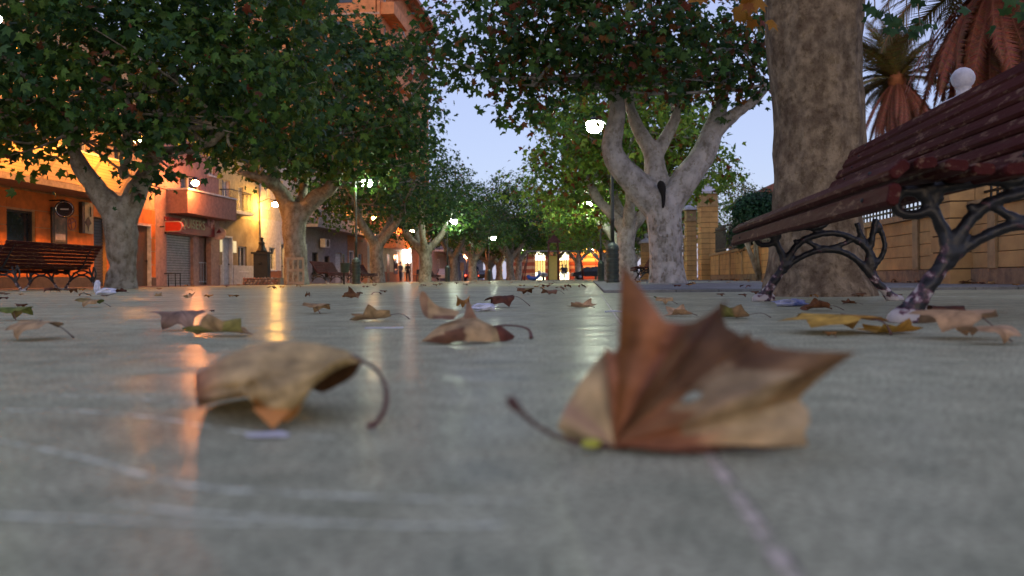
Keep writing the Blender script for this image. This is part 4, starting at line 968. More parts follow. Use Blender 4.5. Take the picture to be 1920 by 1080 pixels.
# facing the plaza: front edge towards +X, so turned half round
def face_plaza(px, Y, label, c=0):
    x = at(px, 535, Y).x; return bench_at(x, Y, aL + math.pi, label)
face_plaza(118, 17.0, 'maroon bench facing the plaza beside the first plane tree')
x = at(60, 535, 15.1).x
bench_at(x - .75, 14.75, aL, 'maroon bench facing the cafe with its back to another bench')
face_plaza(652, 34.5, 'maroon bench between the stone collared tree and the lamp drum')
x = at(588, 532, 32).x; 
face_plaza(706, 39.6, 'maroon bench behind the green lamp drum'); face_plaza(826, 57, 'dark bench behind the slender greyish plane tree')
p = at(1190, 530, 25.0); bench_at(p.x, 25.0, aL, 'dark bench between the lamp drum and the pale forked tree').location.z = .026

# ------------------------------------------------------------------ wall, gate pillars, fence
M_wall = mat('ochre_block', (.56, .34, .13), .8, scale=2.2, bump=.35, col2=(.42, .25, .10)); M_wall2 = mat('ochre_coping', (.44, .30, .15), .8, bump=.3)
M_white = mat('white_stone', (.62, .62, .66), .7, bump=.3, scale=8, col2=(.45, .45, .5)); M_mort = mat('wall_core', (.19, .13, .07), .9)
W = empty('garden_wall', 'long low ochre block wall with iron railings behind the near bench', 'wall', (0, 0, 0))
def WP(u, w, z): return (5.0 + AX * u - w, u, z)   # w > 0 towards the plaza
def wbx(b, u0, u1, w0, w1, z0, z1):
    return b.hexa([WP(u0, w1, z0), WP(u0, w0, z0), WP(u1, w0, z0), WP(u1, w1, z0), WP(u0, w1, z1), WP(u0, w0, z1), WP(u1, w0, z1), WP(u1, w1, z1)])
wbx(MB(), 3, 34.2, -.3, 0, -.1, 1.0).build('wall_core', M_mort, W)
wbx(MB(), 3, 34.2, -.003, .05, .0, .22).build('wall_base', mat('stained_base', (.34, .22, .12), .85, bump=.6, col2=(.18, .12, .08), scale=5), W)
rows = [(.232, .42), (.43, .60), (.61, .78), (.79, .99)]
u = 3.0; k = 0
while u < 34:
    for j, (z0, z1) in enumerate(rows):
        wbx(MB(), u + .008, min(u + 2.4, 34.2) - .008, .002, .03 + .003 * ((k + j) % 3), z0, z1).build('block', M_wall, W)
    wbx(MB(), u - .1, u + .1, .038, .07, .223, .995).build('pilaster', M_wall2, W)
    wbx(MB(), u + .004, min(u + 2.4, 34.2) - .004, -.36, .09, 1.0, 1.09).build('coping', M_wall2, W)
    u += 2.4; k += 1
# railing bars
bm = MB(); bm.box(-.011, .011, -.011, .011, 0, 1.0); bm.add([(-.011, -.011, 1), (.011, -.011, 1), (.011, .011, 1), (-.011, .011, 1), (0, 0, 1.09)], [(0, 1, 4), (1, 2, 4), (2, 3, 4), (3, 0, 4)])
first = bm.build('railing_bar', M_metal_d, W); u = 9.6; first.location = WP(u, -.14, 1.09)
while u < 33.8:
    u += .17
    if any(abs(u - p) < .3 for p in (11.1, 16.5, 22, 27.4, 31.0)): continue
    link('railing_bar', first.data, W, WP(u, -.14, 1.09))
wbx(MB(), 3, 34.2, -.16, -.12, 1.95, 1.99).build('rail', M_metal_d, W); wbx(MB(), 3, 34.2, -.16, -.12, 1.2, 1.23).build('rail', M_metal_d, W)
def pillar(label, x, y, w, h, z0=0, finial=1.0, kind='ball', ang_=0):
    t = empty('gate_pillar', label, 'pillar', (x, y, z0), ang_)
    b = MB(); a = w / 2 - .02; b.box(-a, a, -a, a, 0, h); b.build('pillar_core', M_mort, t)
    z = 0; k = 0; me = {}
    while z < h - .55:
        z1 = min(z + .22, h - .5); e = w / 2 + .008 * (k % 2)
        for sgn in (-1, 1):   # two stones per course
            b = MB(); b.box(min(0, sgn * e) + (.004 if sgn > 0 else 0), max(0, sgn * e) - (.004 if sgn < 0 else 0), -e, e, z + .012, z1 - .008)
            b.build('block', M_wall, t)
        z = z1; k += 1
    b = MB(); e = w / 2; b.box(-e - .04, e + .04, -e - .04, e + .04, z, z + .06); b.box(-e, e, -e, e, z + .061, h - .02); b.build('frieze', M_wall2, t)
    b = MB(); e = w / 2 + .1; b.box(-e, e, -e, e, h, h + .1)
    b.add([(-e, -e, h + .1), (e, -e, h + .1), (e, e, h + .1), (-e, e, h + .1), (-.14, -.14, h + .1 + w * .3), (.14, -.14, h + .1 + w * .3), (.14, .14, h + .1 + w * .3), (-.14, .14, h + .1 + w * .3)], [(0, 1, 5, 4), (1, 2, 6, 5), (2, 3, 7, 6), (3, 0, 4, 7), (4, 5, 6, 7)])
    b.build('cap', M_white, t)
    zt = h + .1 + w * .3; s = finial
    if kind == 'ball': b = MB(); b.lathe([(.33 * s, 0), (.32 * s, .05 * s), (.22 * s, .10 * s), (.12 * s, .14 * s), (.085 * s, .17 * s), (.08 * s, .24 * s), (.11 * s, .26 * s)], 20, (0, 0, zt - .1 * s)); b.ball((0, 0, zt + .29 * s), .155 * s, 9)
    else: b = MB(); b.lathe([(.14 * s, 0), (.10 * s, .06), (.06 * s, .14), (.09 * s, .2), (.18 * s, .3), (.19 * s, .38), (.12 * s, .5), (.05 * s, .58), (.07 * s, .62), (.02 * s, .7)], 16, (0, 0, zt))
    b.build('finial', M_white, t); return t
pw = WP(11.1, -.14, 0); px_, py_ = at(1806, 200, 11.1).x, 11.1
pillar('ochre pillar whose white ball finial shows above the near bench back', px_, 11.1, .62, 2.20, 0, .96, 'ball', aL)
p = at(1331, 527, 34.6); pillar('tall gate pillar with a white cap beside the iron fence', p.x, 34.9, .70, 3.62, 0, 1.0, 'urn', 0)
p = at(1302, 527, 36.5); pillar('narrower gate pillar carrying a white urn beside the iron post', p.x, 37.2, .44, 3.15, 0, 1.15, 'urn', 0)
p = at(1212, 527, 52); pillar('far ochre pillar seen between the bench and the forked tree', p.x, 52, .6, 2.3, 0, .8, 'ball', 0)
p = at(1287, 527, 44); pillar('ochre pillar half hidden beside the narrow gate pillar', p.x + .2, 44, .6, 2.2, 0, .8, 'ball', 0)
for Yp in (27.4,): 
    q = WP(Yp, -.14, 0); pillar('small yellow pier in the railing beside the dark shrub', q[0], Yp, .34, 1.9, 0, .01, 'ball', aL)
p = at(1316, 527, 35.6); b = MB(); b.tube([(p.x, 35.6, 0), (p.x, 35.6, 3.5)], .08, 8); tag(b.build('gate_post', M_metal_d), 'dark iron gate post between the two gate pillars', 'post')
W2 = empty('garden_wall', 'far stretch of ochre wall beyond the gate pillars', 'wall', (0, 0, 0))
q0 = at(1295, 527, 41); q1 = at(1200, 527, 58)
for nm, z0, z1, e, m_ in (('wall_face', 0, .95, 0, M_wall), ('coping', .953, 1.05, .06, M_wall2)):
    b = MB(); b.hexa([(q1.x - e, q1.y, z0), (q0.x - e, q0.y, z0), (q0.x + .3 + e, q0.y, z0), (q1.x + .3 + e, q1.y, z0), (q1.x - e, q1.y, z1), (q0.x - e, q0.y, z1), (q0.x + .3 + e, q0.y, z1), (q1.x + .3 + e, q1.y, z1)]); b.build(nm, m_, W2)
b = MB()
for k in range(50):
    f_ = k / 49; x = q0.x + (q1.x - q0.x) * f_ + .15; y = q0.y + (q1.y - q0.y) * f_; b.box(x - .012, x + .012, y - .012, y + .012, 1.05, 1.95)
b.build('railing', M_metal_d, W2, kind='stuff')

# shrub, palms and buildings behind the wall
def shrub(label, px, py, Y, r, n, pal, seed, sc=.10):
    c = at(px, py, Y); base = Vector((c.x, Y, 0)); t = empty('shrub', label, 'shrub', base)
    b = MB(); 
    for k in range(5): b.tube([(random.uniform(-.2, .2), 0, 0), (random.uniform(-.4, .4), 0, c.z * .6), (random.uniform(-.7, .7) * r[0], 0, c.z)], [.05, .04, .015], 6)
    b.build('stem', M_bark, t)
    bl = [(0, 0, c.z, *r)] + [(random.uniform(-.6, .6) * r[0], random.uniform(-.5, .5) * r[1], c.z + random.uniform(-.4, .55) * r[2], r[0] * .5, r[1] * .5, r[2] * .5) for _ in range(6)]
    V, Fa, col = crown_arrays(np.random.default_rng(seed), bl, n, sc, pal, hi=False, sig=.1)
    o = bpy.data.objects.new('foliage', tri_mesh('foliage', V, Fa, col, M_leaf)); C.objects.link(o); o.parent = t; o['kind'] = 'stuff'
random.seed(9)
shrub('dense dark green shrub leaning over the railings beside the thick trunk', 1420, 398, 24, (.62, 1.0, .62), 9000, ([(.018, .055, .03), (.022, .065, .035)], 0, []), 3, .13)
shrub('low dark shrub behind the railings under the big shrub', 1412, 440, 27, (.75, 1.0, .6), 5000, ([(.018, .055, .03), (.022, .065, .035)], 0, []), 4, .13)
shrub('thin pale sprigs rising over the dark shrub against the sky', 1415, 352, 26, (1.0, .6, .5), 220, ([(.08, .08, .04)], 0, []), 5, .10)
# palms
M_frond = leaf_mat('palm_frond', .6, .15)
def frond(L_, droop, seed, col, col2, n=46, wide=.42, ragged=.1):
    rng = random.Random(seed); V = []; Fc = []; cols = []; P = []
    for k in range(15):
        t_ = k / 14; P.append(Vector((L_ * (math.sin(droop * t_) / droop if droop else t_), 0, L_ * .10 * math.sin(t_ * 2) - L_ * (1 - math.cos(droop * t_)) / droop)))
    for k in range(14):
        w = .035 * (1 - k / 15); o = len(V); a, c = P[k], P[k + 1]
        V += [a + Vector((0, -w, 0)), a + Vector((0, w, 0)), c + Vector((0, w, 0)), c + Vector((0, -w, 0))]; Fc += [(o, o + 1, o + 2), (o, o + 2, o + 3)]; cols += [col2] * 4
    for k in range(n):
        t_ = .08 + .92 * k / n; i = min(13, int(t_ * 14)); a = P[i].lerp(P[i + 1], t_ * 14 - i); d = (P[i + 1] - P[i]).normalized()
        ll = wide * (math.sin(math.pi * min(1, t_ * .95 + .06)) ** .5) * rng.uniform(.8, 1.15)
        for s in (-1, 1):
            q = a + d * ll * .62 + Vector((0, s * ll * .8, -ll * rng.uniform(.05, .35)))
            w = d * .026; o = len(V); V += [a - w, a + w, q]; Fc.append((o, o + 1, o + 2)); cc = tuple(x * rng.uniform(.75, 1.25) for x in col); cols += [cc] * 3
    return tri_mesh('frond', np.array([tuple(v) for v in V]), np.array(Fc), np.array(cols), M_frond)
G1, RB = (.22, .17, .05), (.34, .14, .06)
FR_ = [frond(2.6, .9, 1, G1, RB), frond(2.5, 1.3, 2, (.12, .095, .03), RB), frond(2.4, 1.9, 3, (.25, .085, .05), (.3, .11, .06), wide=.26), frond(2.5, .5, 4, G1, (.26, .09, .03))]
def palm(label, c, s, seed, skirt=30, live=52, trunk_r=.28, down=0, greens=(0, 1, 3)):
    rng = random.Random(seed); t = empty('palm_tree', label, 'palm tree', (c.x, c.y, 0))
    b = MB(); pr = []
    nn = int(c.z / .14)
    for k in range(nn): pr += [(trunk_r * (1.06 if k % 2 else .94), k * c.z / nn)]
    b.lathe(pr, 12); b.build('trunk', M_barkb, t)
    b = MB(); b.ball((0, 0, c.z - .1), .34 * s, 8, sq=(1, 1, 1.2)); b.build('crown_heart', mat('orange_fibre', (.36, .12, .04), .9, bump=.8), t)
    for k in range(live):
        el = R(rng.uniform(-15, 82)); a = rng.uniform(0, 2 * math.pi)
        link('frond', FR[rng.choice(greens)], t, (math.cos(a) * .15, math.sin(a) * .15, c.z), (rng.uniform(-.5, .5), -el, a), s * rng.uniform(.85, 1.1))
    for k in range(skirt):
        el = R(rng.uniform(-84, -48)); a = rng.uniform(0, 2 * math.pi)
        link('frond', FR[rng.choice((4, 4, 5))], t, (math.cos(a) * .25, math.sin(a) * .25, c.z - .2), (rng.uniform(-.6, .6), -el, a), s * rng.uniform(.75, 1.1))
    return t
FR = FR_ + [frond(2.5, .35, 9, (.28, .095, .055), (.34, .12, .07), wide=.22, n=60), frond(2.4, .5, 10, (.20, .075, .04), (.3, .11, .06), wide=.28, n=60)]
palm('palm with olive fronds beside the thick mottled trunk', at(1682, 148, 40), 1.25, 7, 60, 95)
palm('larger palm hung with long reddish dead fronds', at(1868, -45, 22), 1.45, 8, 120, 50)
# villa at the right
M_villa = mat('villa_stone', (.36, .30, .24), .8, bump=.3); Yv = 27
cz = at(1890, 98, Yv).z; cxv = at(1882, 98, Yv).x
V_ = empty('villa', 'pale stone villa with an ornate cornice behind the larger palm', 'house', (cxv, Yv, 0), R(-33))
b = MB(); b.box(.35, 9, .35, 6, 0, cz - .9); b.build('wall', M_villa, V_)
b = MB(); b.box(0, 9, 0, 6, cz - .12, cz); b.build('cornice', M_villa, V_); b = MB(); b.box(.15, 9, .15, 6, cz - .32, cz - .124); b.build('cornice', M_villa, V_)
b = MB(); b.box(.3, 9, .3, 6, cz - .9, cz - .324); b.build('frieze', M_villa, V_)
for k in range(14): b = MB(); b.lathe([(.05, 0), (.10, .12), (.04, .3), (.07, .38)], 8, (.5 + k * .42, .2, cz - .78)); b.build('bracket', M_villa, V_)
V_ = empty('garden_house', 'house with a tiled roof edge behind the dark shrub', 'house', (0, 0, 0))
GU = 40
def gl(u): return 8.6 + AX * u
b = MB(); b.hexa([(gl(GU), GU, 0), (gl(GU) + 2.4, GU, 0), (gl(50) + 2.4, 50, 0), (gl(50), 50, 0), (gl(GU), GU, 4.2), (gl(GU) + 2.4, GU, 4.2), (gl(50) + 2.4, 50, 4.2), (gl(50), 50, 4.2)]); b.build('wall', M_villa, V_)
b = MB(); b.hexa([(gl(GU) - .4, GU - .4, 4.203), (gl(GU) + 2.4, GU - .4, 4.203), (gl(50) + 2.4, 50.4, 4.203), (gl(50) - .4, 50.4, 4.203), (gl(GU) - .4, GU - .4, 4.35), (gl(GU) + 2.4, GU - .4, 5.6), (gl(50) + 2.4, 50.4, 5.6), (gl(50) - .4, 50.4, 4.35)]); b.build('roof', mat('tile_roof', (.3, .12, .08), .8), V_)

# ------------------------------------------------------------------ street furniture
f0 = at(476, 527, 30); FT = empty('fountain', 'dark iron fountain column with a pointed top behind the cobbled planter', 'fountain', (f0.x, 31.0, 0))
b = MB(); b.box(-.26, .26, -.2, .2, 0, 1.15); b.box(-.30, .30, -.24, .24, 0, .12); b.build('pedestal', M_metal_d, FT)
b = MB(); b.box(-.33, .33, -.27, .27, 1.152, 1.22); b.lathe([(.22, 1.222), (.18, 1.3), (.12, 1.42), (.10, 1.52), (.13, 1.56), (.06, 1.62), (.05, 1.7), (.09, 1.72), (.02, 1.78)], 12); b.build('top', M_metal_d, FT)
b = MB(); b.tube([(0, -.2, .8), (0, -.3, .8), (0, -.32, .74)], .02, 6); b.build('spout', M_metal_d, FT)
pw0, pw1 = at(455, 530, 30.2), at(525, 530, 30.2)
PL = empty('stone_planter', 'low wall of rough red and grey cobbles in front of the fountain', 'planter', (pw0.x, 30.2, 0))
wdt = pw1.x - pw0.x
b = MB(); b.box(0, wdt, .03, .5, 0, .26); b.build('planter_core', mat('mortar', (.22, .18, .16), .9), PL)
cob = []
for j, cc in enumerate(((.30, .16, .13), (.34, .30, .28), (.20, .15, .14))):
    bb = MB(); bb.ball((0, 0, 0), .062, 5, sq=(1, .7, .8)); cob.append((bb, mat('cobble_%s' % ('red', 'grey', 'dark')[j], cc, .7, bump=.4)))
proto = [x[0].build('stone', x[1], PL, (0.05, .02, -.5 + 0.55 + .02 * i)) for i, x in enumerate(cob)]
rnd = random.Random(2)
for j in range(3):
    for i in range(int(wdt / .125)):
        link('stone', rnd.choice(proto).data, PL, (.06 + i * .125 + (j % 2) * .05, .03, .05 + j * .09), (rnd.uniform(0, 6), rnd.uniform(0, 1), rnd.uniform(0, 6)), rnd.uniform(.9, 1.1))
r0 = at(316, 535, 24); RK = empty('bike_rack', 'low black tubular rail before the grey shop shutter', 'rail', (r0.x, 24, 0))
b = MB()
for dx in (.0, .20, .34): b.tube([(dx, 0, 0), (dx, 0, .38)], .014, 6)
b.build('post', M_metal_d, RK); b = MB(); b.tube([(-.12, 0, .38), (.36, 0, .38)], .016, 6); b.build('top_rail', M_metal_d, RK)
# stone collar at foot of second tree
q = at(585, 530, 29); CO = empty('tree_guard', 'pale openwork stone guard round the foot of the second plane tree', 'tree guard', (at(556, 530, 28.8).x, 28.7, 0))
Mst = mat('pale_guard_stone', (.33, .28, .22), .8, bump=.4)
for k in range(4): b = MB(); b.box(-.3 + k * .18, -.24 + k * .18, -.05, .02, 0, .92); b.build('upright', Mst, CO)
for z_ in (.02, .46, .86): b = MB(); b.box(-.3, .30, -.07, -.052, z_, z_ + .09); b.build('crosspiece', Mst, CO)
# litter bin
LB = empty('litter_bin', 'dark litter bin on a post beside the lamp drum', 'litter bin', (at(645, 530, 30).x, 30, 0))
b = MB(); b.tube([(0, 0, 0), (0, 0, 1.08)], .03, 8); b.build('post', M_metal_d, LB)
b = MB(); b.lathe([(.11, .42), (.15, .45), (.17, .75), (.175, .77), (.13, .77), (.12, .5)], 14, (.04, 0, 0)); b.build('bin_body', M_lampg, LB)
# small sign on a post, scooters, chairs and tables, playground, cars
SP = empty('post_sign', 'narrow brownish sign on a post beside the globe lamp', 'sign', (at(867, 530, 72).x, 72, 0))
b = MB(); b.tube([(0, 0, 0), (0, 0, .9)], .05, 8); b.build('post', M_wall2, SP); b = MB(); b.box(-.17, .17, -.04, .04, .9, 1.6); b.build('sign_board', mat('tan_board', (.40, .22, .14), .6), SP)
def chair(label, px, Y, rz):
    t = empty('cafe_chair', label, 'chair', (at(px, 530, Y).x, Y, 0), rz); m = mat('chair_dark', (.05, .04, .04), .5)
    b = MB(); b.box(-.2, .2, -.2, .2, .43, .46); b.build('seat', m, t); b = MB(); b.box(-.2, .2, .18, .21, .55, .88); b.build('backrest', m, t)
    for sx in (-1, 1):
        for sy in (-1, 1): b = MB(); b.tube([(sx * .2, sy * .2, 0), (sx * .18, sy * .18, .44 if sy < 0 else .85)], .014, 6); b.build('leg', m, t)
chair('cafe chair nearest the greyish plane tree on the terrace', 788, 60, .5); chair('cafe chair standing next to the small terrace table', 781, 62, -.8)
TB = empty('cafe_table', 'small round terrace table between the cafe chairs', 'table', (at(784.5, 530, 61).x, 61, 0))
b = MB(); b.lathe([(.3, .7), (.3, .73)], 18); b.build('tabletop', M_shut, TB); b = MB(); b.lathe([(.2, 0), (.03, .04), (.025, .69)], 10); b.build('leg', M_metal_d, TB)
def person(label, px, Y, cloth, trous, rz=0, sit=False, stride=.1):
    t = empty('person', label, 'person', (at(px, 530, Y).x, Y, 0), rz)
    b = MB()
    if sit: hip, kn = .48, .46
    else: hip, kn = .90, .48
    o = hip - .90
    b.tube([(0, 0, .90 + o), (0, .01, 1.1 + o), (0, 0, 1.3 + o), (0, 0, 1.45 + o)], [.15, .135, .17, .10], 10); b.tube([(0, 0, 1.42 + o), (0, 0, 1.55 + o)], .055, 8)
    b.ball((0, 0, 1.63 + o), .105, 8, sq=(.85, .95, 1.15)); b.ball((0, -.1, 1.62 + o), .02, 4)
    for s in (-1, 1):
        b.tube([(s * .17, 0, 1.40 + o), (s * .23, .02, 1.14 + o), (s * .20, -.12, .92 + o)], [.06, .045, .035], 8)
        b.ball((s * .20, -.15, .88 + o), .045, 5)
        if sit: b.tube([(s * .09, 0, hip), (s * .12, -.42, hip), (s * .12, -.45, .08)], [.09, .07, .045], 8); b.tube([(s * .12, -.45, .05), (s * .12, -.62, .035)], .04, 6)
        else: b.tube([(s * .09, 0, .92), (s * .10, -s * stride * .5, .48), (s * .11, -s * stride + .0, .07)], [.095, .065, .045], 8); b.tube([(s * .11, -s * stride + .04, .05), (s * .11, -s * stride - .15, .04)], .04, 6)
    body = b.build('body', [mat('skin', (.45, .27, .2), .6), cloth, trous], t); remesh(body, .022, smooth=1)
    me = body.data
    if len(me.materials) < 3:
        me.materials.clear(); [me.materials.append(m_) for m_ in (MATS['skin'], cloth, trous)]
    for p_ in me.polygons:
        z = p_.center.z - o; hand = z < .93 and abs(p_.center.x) > .15 and p_.center.z > hip - .1 and p_.center.y < -.05
        p_.material_index = 0 if z > 1.48 or (hand and not sit) else (1 if z > .95 else 2)
    b = MB(); b.ball((0, .02, 1.67 + o), .108, 7, sq=(.9, .95, 1.0)); b.build('hair', mat('dark_hair', (.02, .015, .01), .6), t)
    return t
M_bk = mat('black_cloth', (.015, .016, .018), .8); M_bl = mat('grey_blue_cloth', (.08, .10, .15), .8); M_nv = mat('navy_cloth', (.03, .045, .09), .8)
person('person in black standing below the white sign box', 765, 76, M_bk, M_bk, .4)
person('person in grey blue standing at the cafe wall', 751, 74, M_bl, M_nv, -.5)
person('person in blue walking in front of the lit arched window', 1055, 96, M_nv, mat('blue_cloth', (.02, .05, .22), .8), 2.9, stride=.2)
person('person in a grey coat beside the lit arched window', 1061, 97, M_bl, M_bk, 3.4)
person('person in dark clothes walking past the far plane tree', 893, 84, M_nv, M_bk, .2, stride=.2)
def car(label, x, y, rz, colr, nm, z=-.16):
    t = empty('parked_car', label, 'car', (x, y, z), rz, 'cars parked far down the street'); m = mat(nm, colr, .25, var=.05)
    pr = [(-2.1, .35), (-2.1, .62), (-1.95, .82), (-1.25, .92), (-.65, 1.36), (.75, 1.42), (1.5, .98), (2.0, .9), (2.1, .6), (2.1, .35)]
    b = MB(); V = []
    for sy in (-.82, .82):
        V += [(x_, sy * (.82 if z_ > 1.1 else 1), z_) for x_, z_ in pr]
    n_ = len(pr); b.add(V, [tuple(range(n_)), tuple(range(2 * n_ - 1, n_ - 1, -1))] + [(k, n_ + k, n_ + (k + 1) % n_, (k + 1) % n_) for k in range(n_)]); body = b.build('body', m, t)
    md = body.modifiers.new('bv', 'BEVEL'); md.width = .06; md.segments = 3
    for sy in (-1, 1):
        b = MB(); V = [(-1.1, sy * .80, .95), (-.6, sy * .715, 1.28), (.65, sy * .715, 1.33), (1.25, sy * .80, 1.0)]
        b.add(V + [(x_, y_ + sy * .03, z_) for x_, y_, z_ in V], [(0, 1, 2, 3), (4, 5, 6, 7), (0, 1, 5, 4), (1, 2, 6, 5), (2, 3, 7, 6), (3, 0, 4, 7)]); b.build('side_window', M_glass, t)
        for x_ in (-1.3, 1.3):
            b = MB(); c0, c1 = Vector((x_, sy * .68, .31)), Vector((x_, sy * .86, .31)); b.tube([c0, c1], .31, 18); w_ = b.build('wheel', M_bk, t); b = MB(); b.tube([c1 - Vector((0, sy * .02, 0)), c1 + Vector((0, sy * .01, 0))], .17, 14); b.build('rim', M_shut, w_)
        b = MB(); b.box(-2.13, -2.08, sy * .62 - .14, sy * .62 + .14, .6, .74); b.build('headlight', M_frame_w, t)
        b = MB(); b.box(2.08, 2.13, sy * .62 - .14, sy * .62 + .14, .62, .8); b.build('tail_light', emit('tail_red', (1, .08, .03), 2.5), t)
    return t
car('dark car parked before the orange lit hall wall', at(1108, 525, 92).x, 92, .05, (.02, .022, .03), 'dark_car_paint', 0)
car('silver car parked down the street past the greyish tree', at(846, 525, 88).x - .6, 88, R(90) + .1, (.35, .35, .38), 'silver_paint', -.1)
car('red car with glowing tail lights beyond the globe lamp', at(884, 525, 101).x, 101, R(-88), (.2, .03, .03), 'red_paint', -.1)
car('dark hatchback parked below the far green awning', at(905, 525, 108).x, 108, R(-88), (.04, .03, .03), 'maroon_paint', -.1)
# playground
M_play = mat('play_frame_red', (.10, .02, .02), .5); Yp = 66
SW = empty('swing_set', 'tall dark red swing frame beside the yellow slide', 'swing', (at(1010, 528, Yp).x, Yp, 0)); ox = SW.location.x
def pp(px, py, dy=0): q = at(px, py, Yp + dy); return Vector((q.x - ox, dy, max(0, q.z)))
b = MB(); b.tube([pp(983, 529, -.8), pp(990, 471, 0)], .05, 8); b.tube([pp(978, 529, .8), pp(990, 471, 0)], .05, 8); b.build('frame_leg', M_play, SW)
b = MB(); b.tube([pp(1095, 518, -.8), pp(1087, 471, 0)], .05, 8); b.tube([pp(1093, 529, .8), pp(1087, 471, 0)], .05, 8); b.build('frame_leg', M_play, SW)
b = MB(); b.tube([pp(986, 471), pp(1090, 471)], .04, 8); b.build('top_bar', M_shut, SW)
for a_, c_ in ((998, 1002), (1070, 1074)):
    b = MB(); b.tube([pp(a_, 471), pp(a_, 515)], .01, 4); b.tube([pp(c_ + 4, 471), pp(c_ + 4, 515)], .01, 4); q = pp((a_ + c_ + 4) / 2, 515); b.box(q.x - .22, q.x + .22, -.1, .1, q.z - .02, q.z + .02); b.build('swing_seat', M_metal_d, SW)
SL = empty('playground_slide', 'yellow playground slide under a dark tower frame', 'slide', (at(1037, 528, 64).x, 64, 0)); ox = SL.location.x; Yp = 64
b = MB(); top, bot = pp(1037, 480, 1.6), pp(1037, 528, -.4); 
for s0, s1, hh_ in ((-.28, .28, .0), (-.32, -.28, .16), (.28, .32, .16)):
    b.hexa([(bot.x + s0, bot.y, .05), (bot.x + s1, bot.y, .05), (top.x + s1, top.y, top.z - .04), (top.x + s0, top.y, top.z - .04), (bot.x + s0, bot.y, .1 + hh_), (bot.x + s1, bot.y, .1 + hh_), (top.x + s1, top.y, top.z + hh_), (top.x + s0, top.y, top.z + hh_)])
b.build('slide_chute', mat('yellow_plastic', (.60, .45, .07), .4, var=.08), SL)
b = MB()
for px_ in (1029.5, 1047): 
    q = pp(px_, 528, 1.7); b.box(q.x - .06, q.x + .06, 1.64, 1.76, 0, 3.0); b.box(q.x - .06, q.x + .06, 2.6, 2.72, 0, 3.0)
b.build('tower_post', M_play, SL)
b = MB(); q0, q1 = pp(1027, 452, 1.7), pp(1050, 452, 1.7); b.add([(q0.x - .1, 1.5, 3.0), (q1.x + .1, 1.5, 3.0), ((q0.x + q1.x) / 2, 1.5, 3.65), (q0.x - .1, 2.9, 3.0), (q1.x + .1, 2.9, 3.0), ((q0.x + q1.x) / 2, 2.9, 3.65)], [(0, 1, 2), (5, 4, 3), (0, 2, 5, 3), (1, 4, 5, 2), (0, 3, 4, 1)]); b.build('tower_roof', M_play, SL)
for k in range(6): b = MB(); q = pp(1047, 528, 1.6); b.box(q.x + .02, q.x + .3, 1.55, 1.6, .25 + k * .3, .3 + k * .3); b.build('rung', M_play, SL)
RO = empty('play_rocker', 'blue curved play rocker beside the yellow slide', 'play rocker', (at(1001, 528, 63).x, 63, 0))
b = MB(); P = [(-.45, .42), (-.35, .22), (0, .16), (.3, .28), (.5, .62)]; pts, rr = smoothpts([(x_, 0, z_) for x_, z_ in P], [.12, .15, .15, .14, .1], 4); b.tube(pts, rr, 10); b.build('rocker_body', mat('blue_plastic', (.02, .08, .42), .35), RO)
b = MB(); b.tube([(0, 0, 0), (0, 0, .1)], .12, 10); b.build('spring', M_metal_d, RO)
WR = empty('play_rocker', 'white and black play rocker between the blue one and the slide', 'play rocker', (at(1019, 528, 63).x, 63, 0))
b = MB(); b.ball((0, 0, .42), .26, 7, sq=(1.3, .7, .75)); b.ball((-.3, 0, .62), .14, 6); b.build('rocker_body', mat('white_black_plastic', (.6, .6, .6), .4, scale=3, col2=(.05, .05, .05)), WR); b = MB(); b.tube([(0, 0, 0), (0, 0, .25)], .1, 10); b.build('spring', M_metal_d, WR)

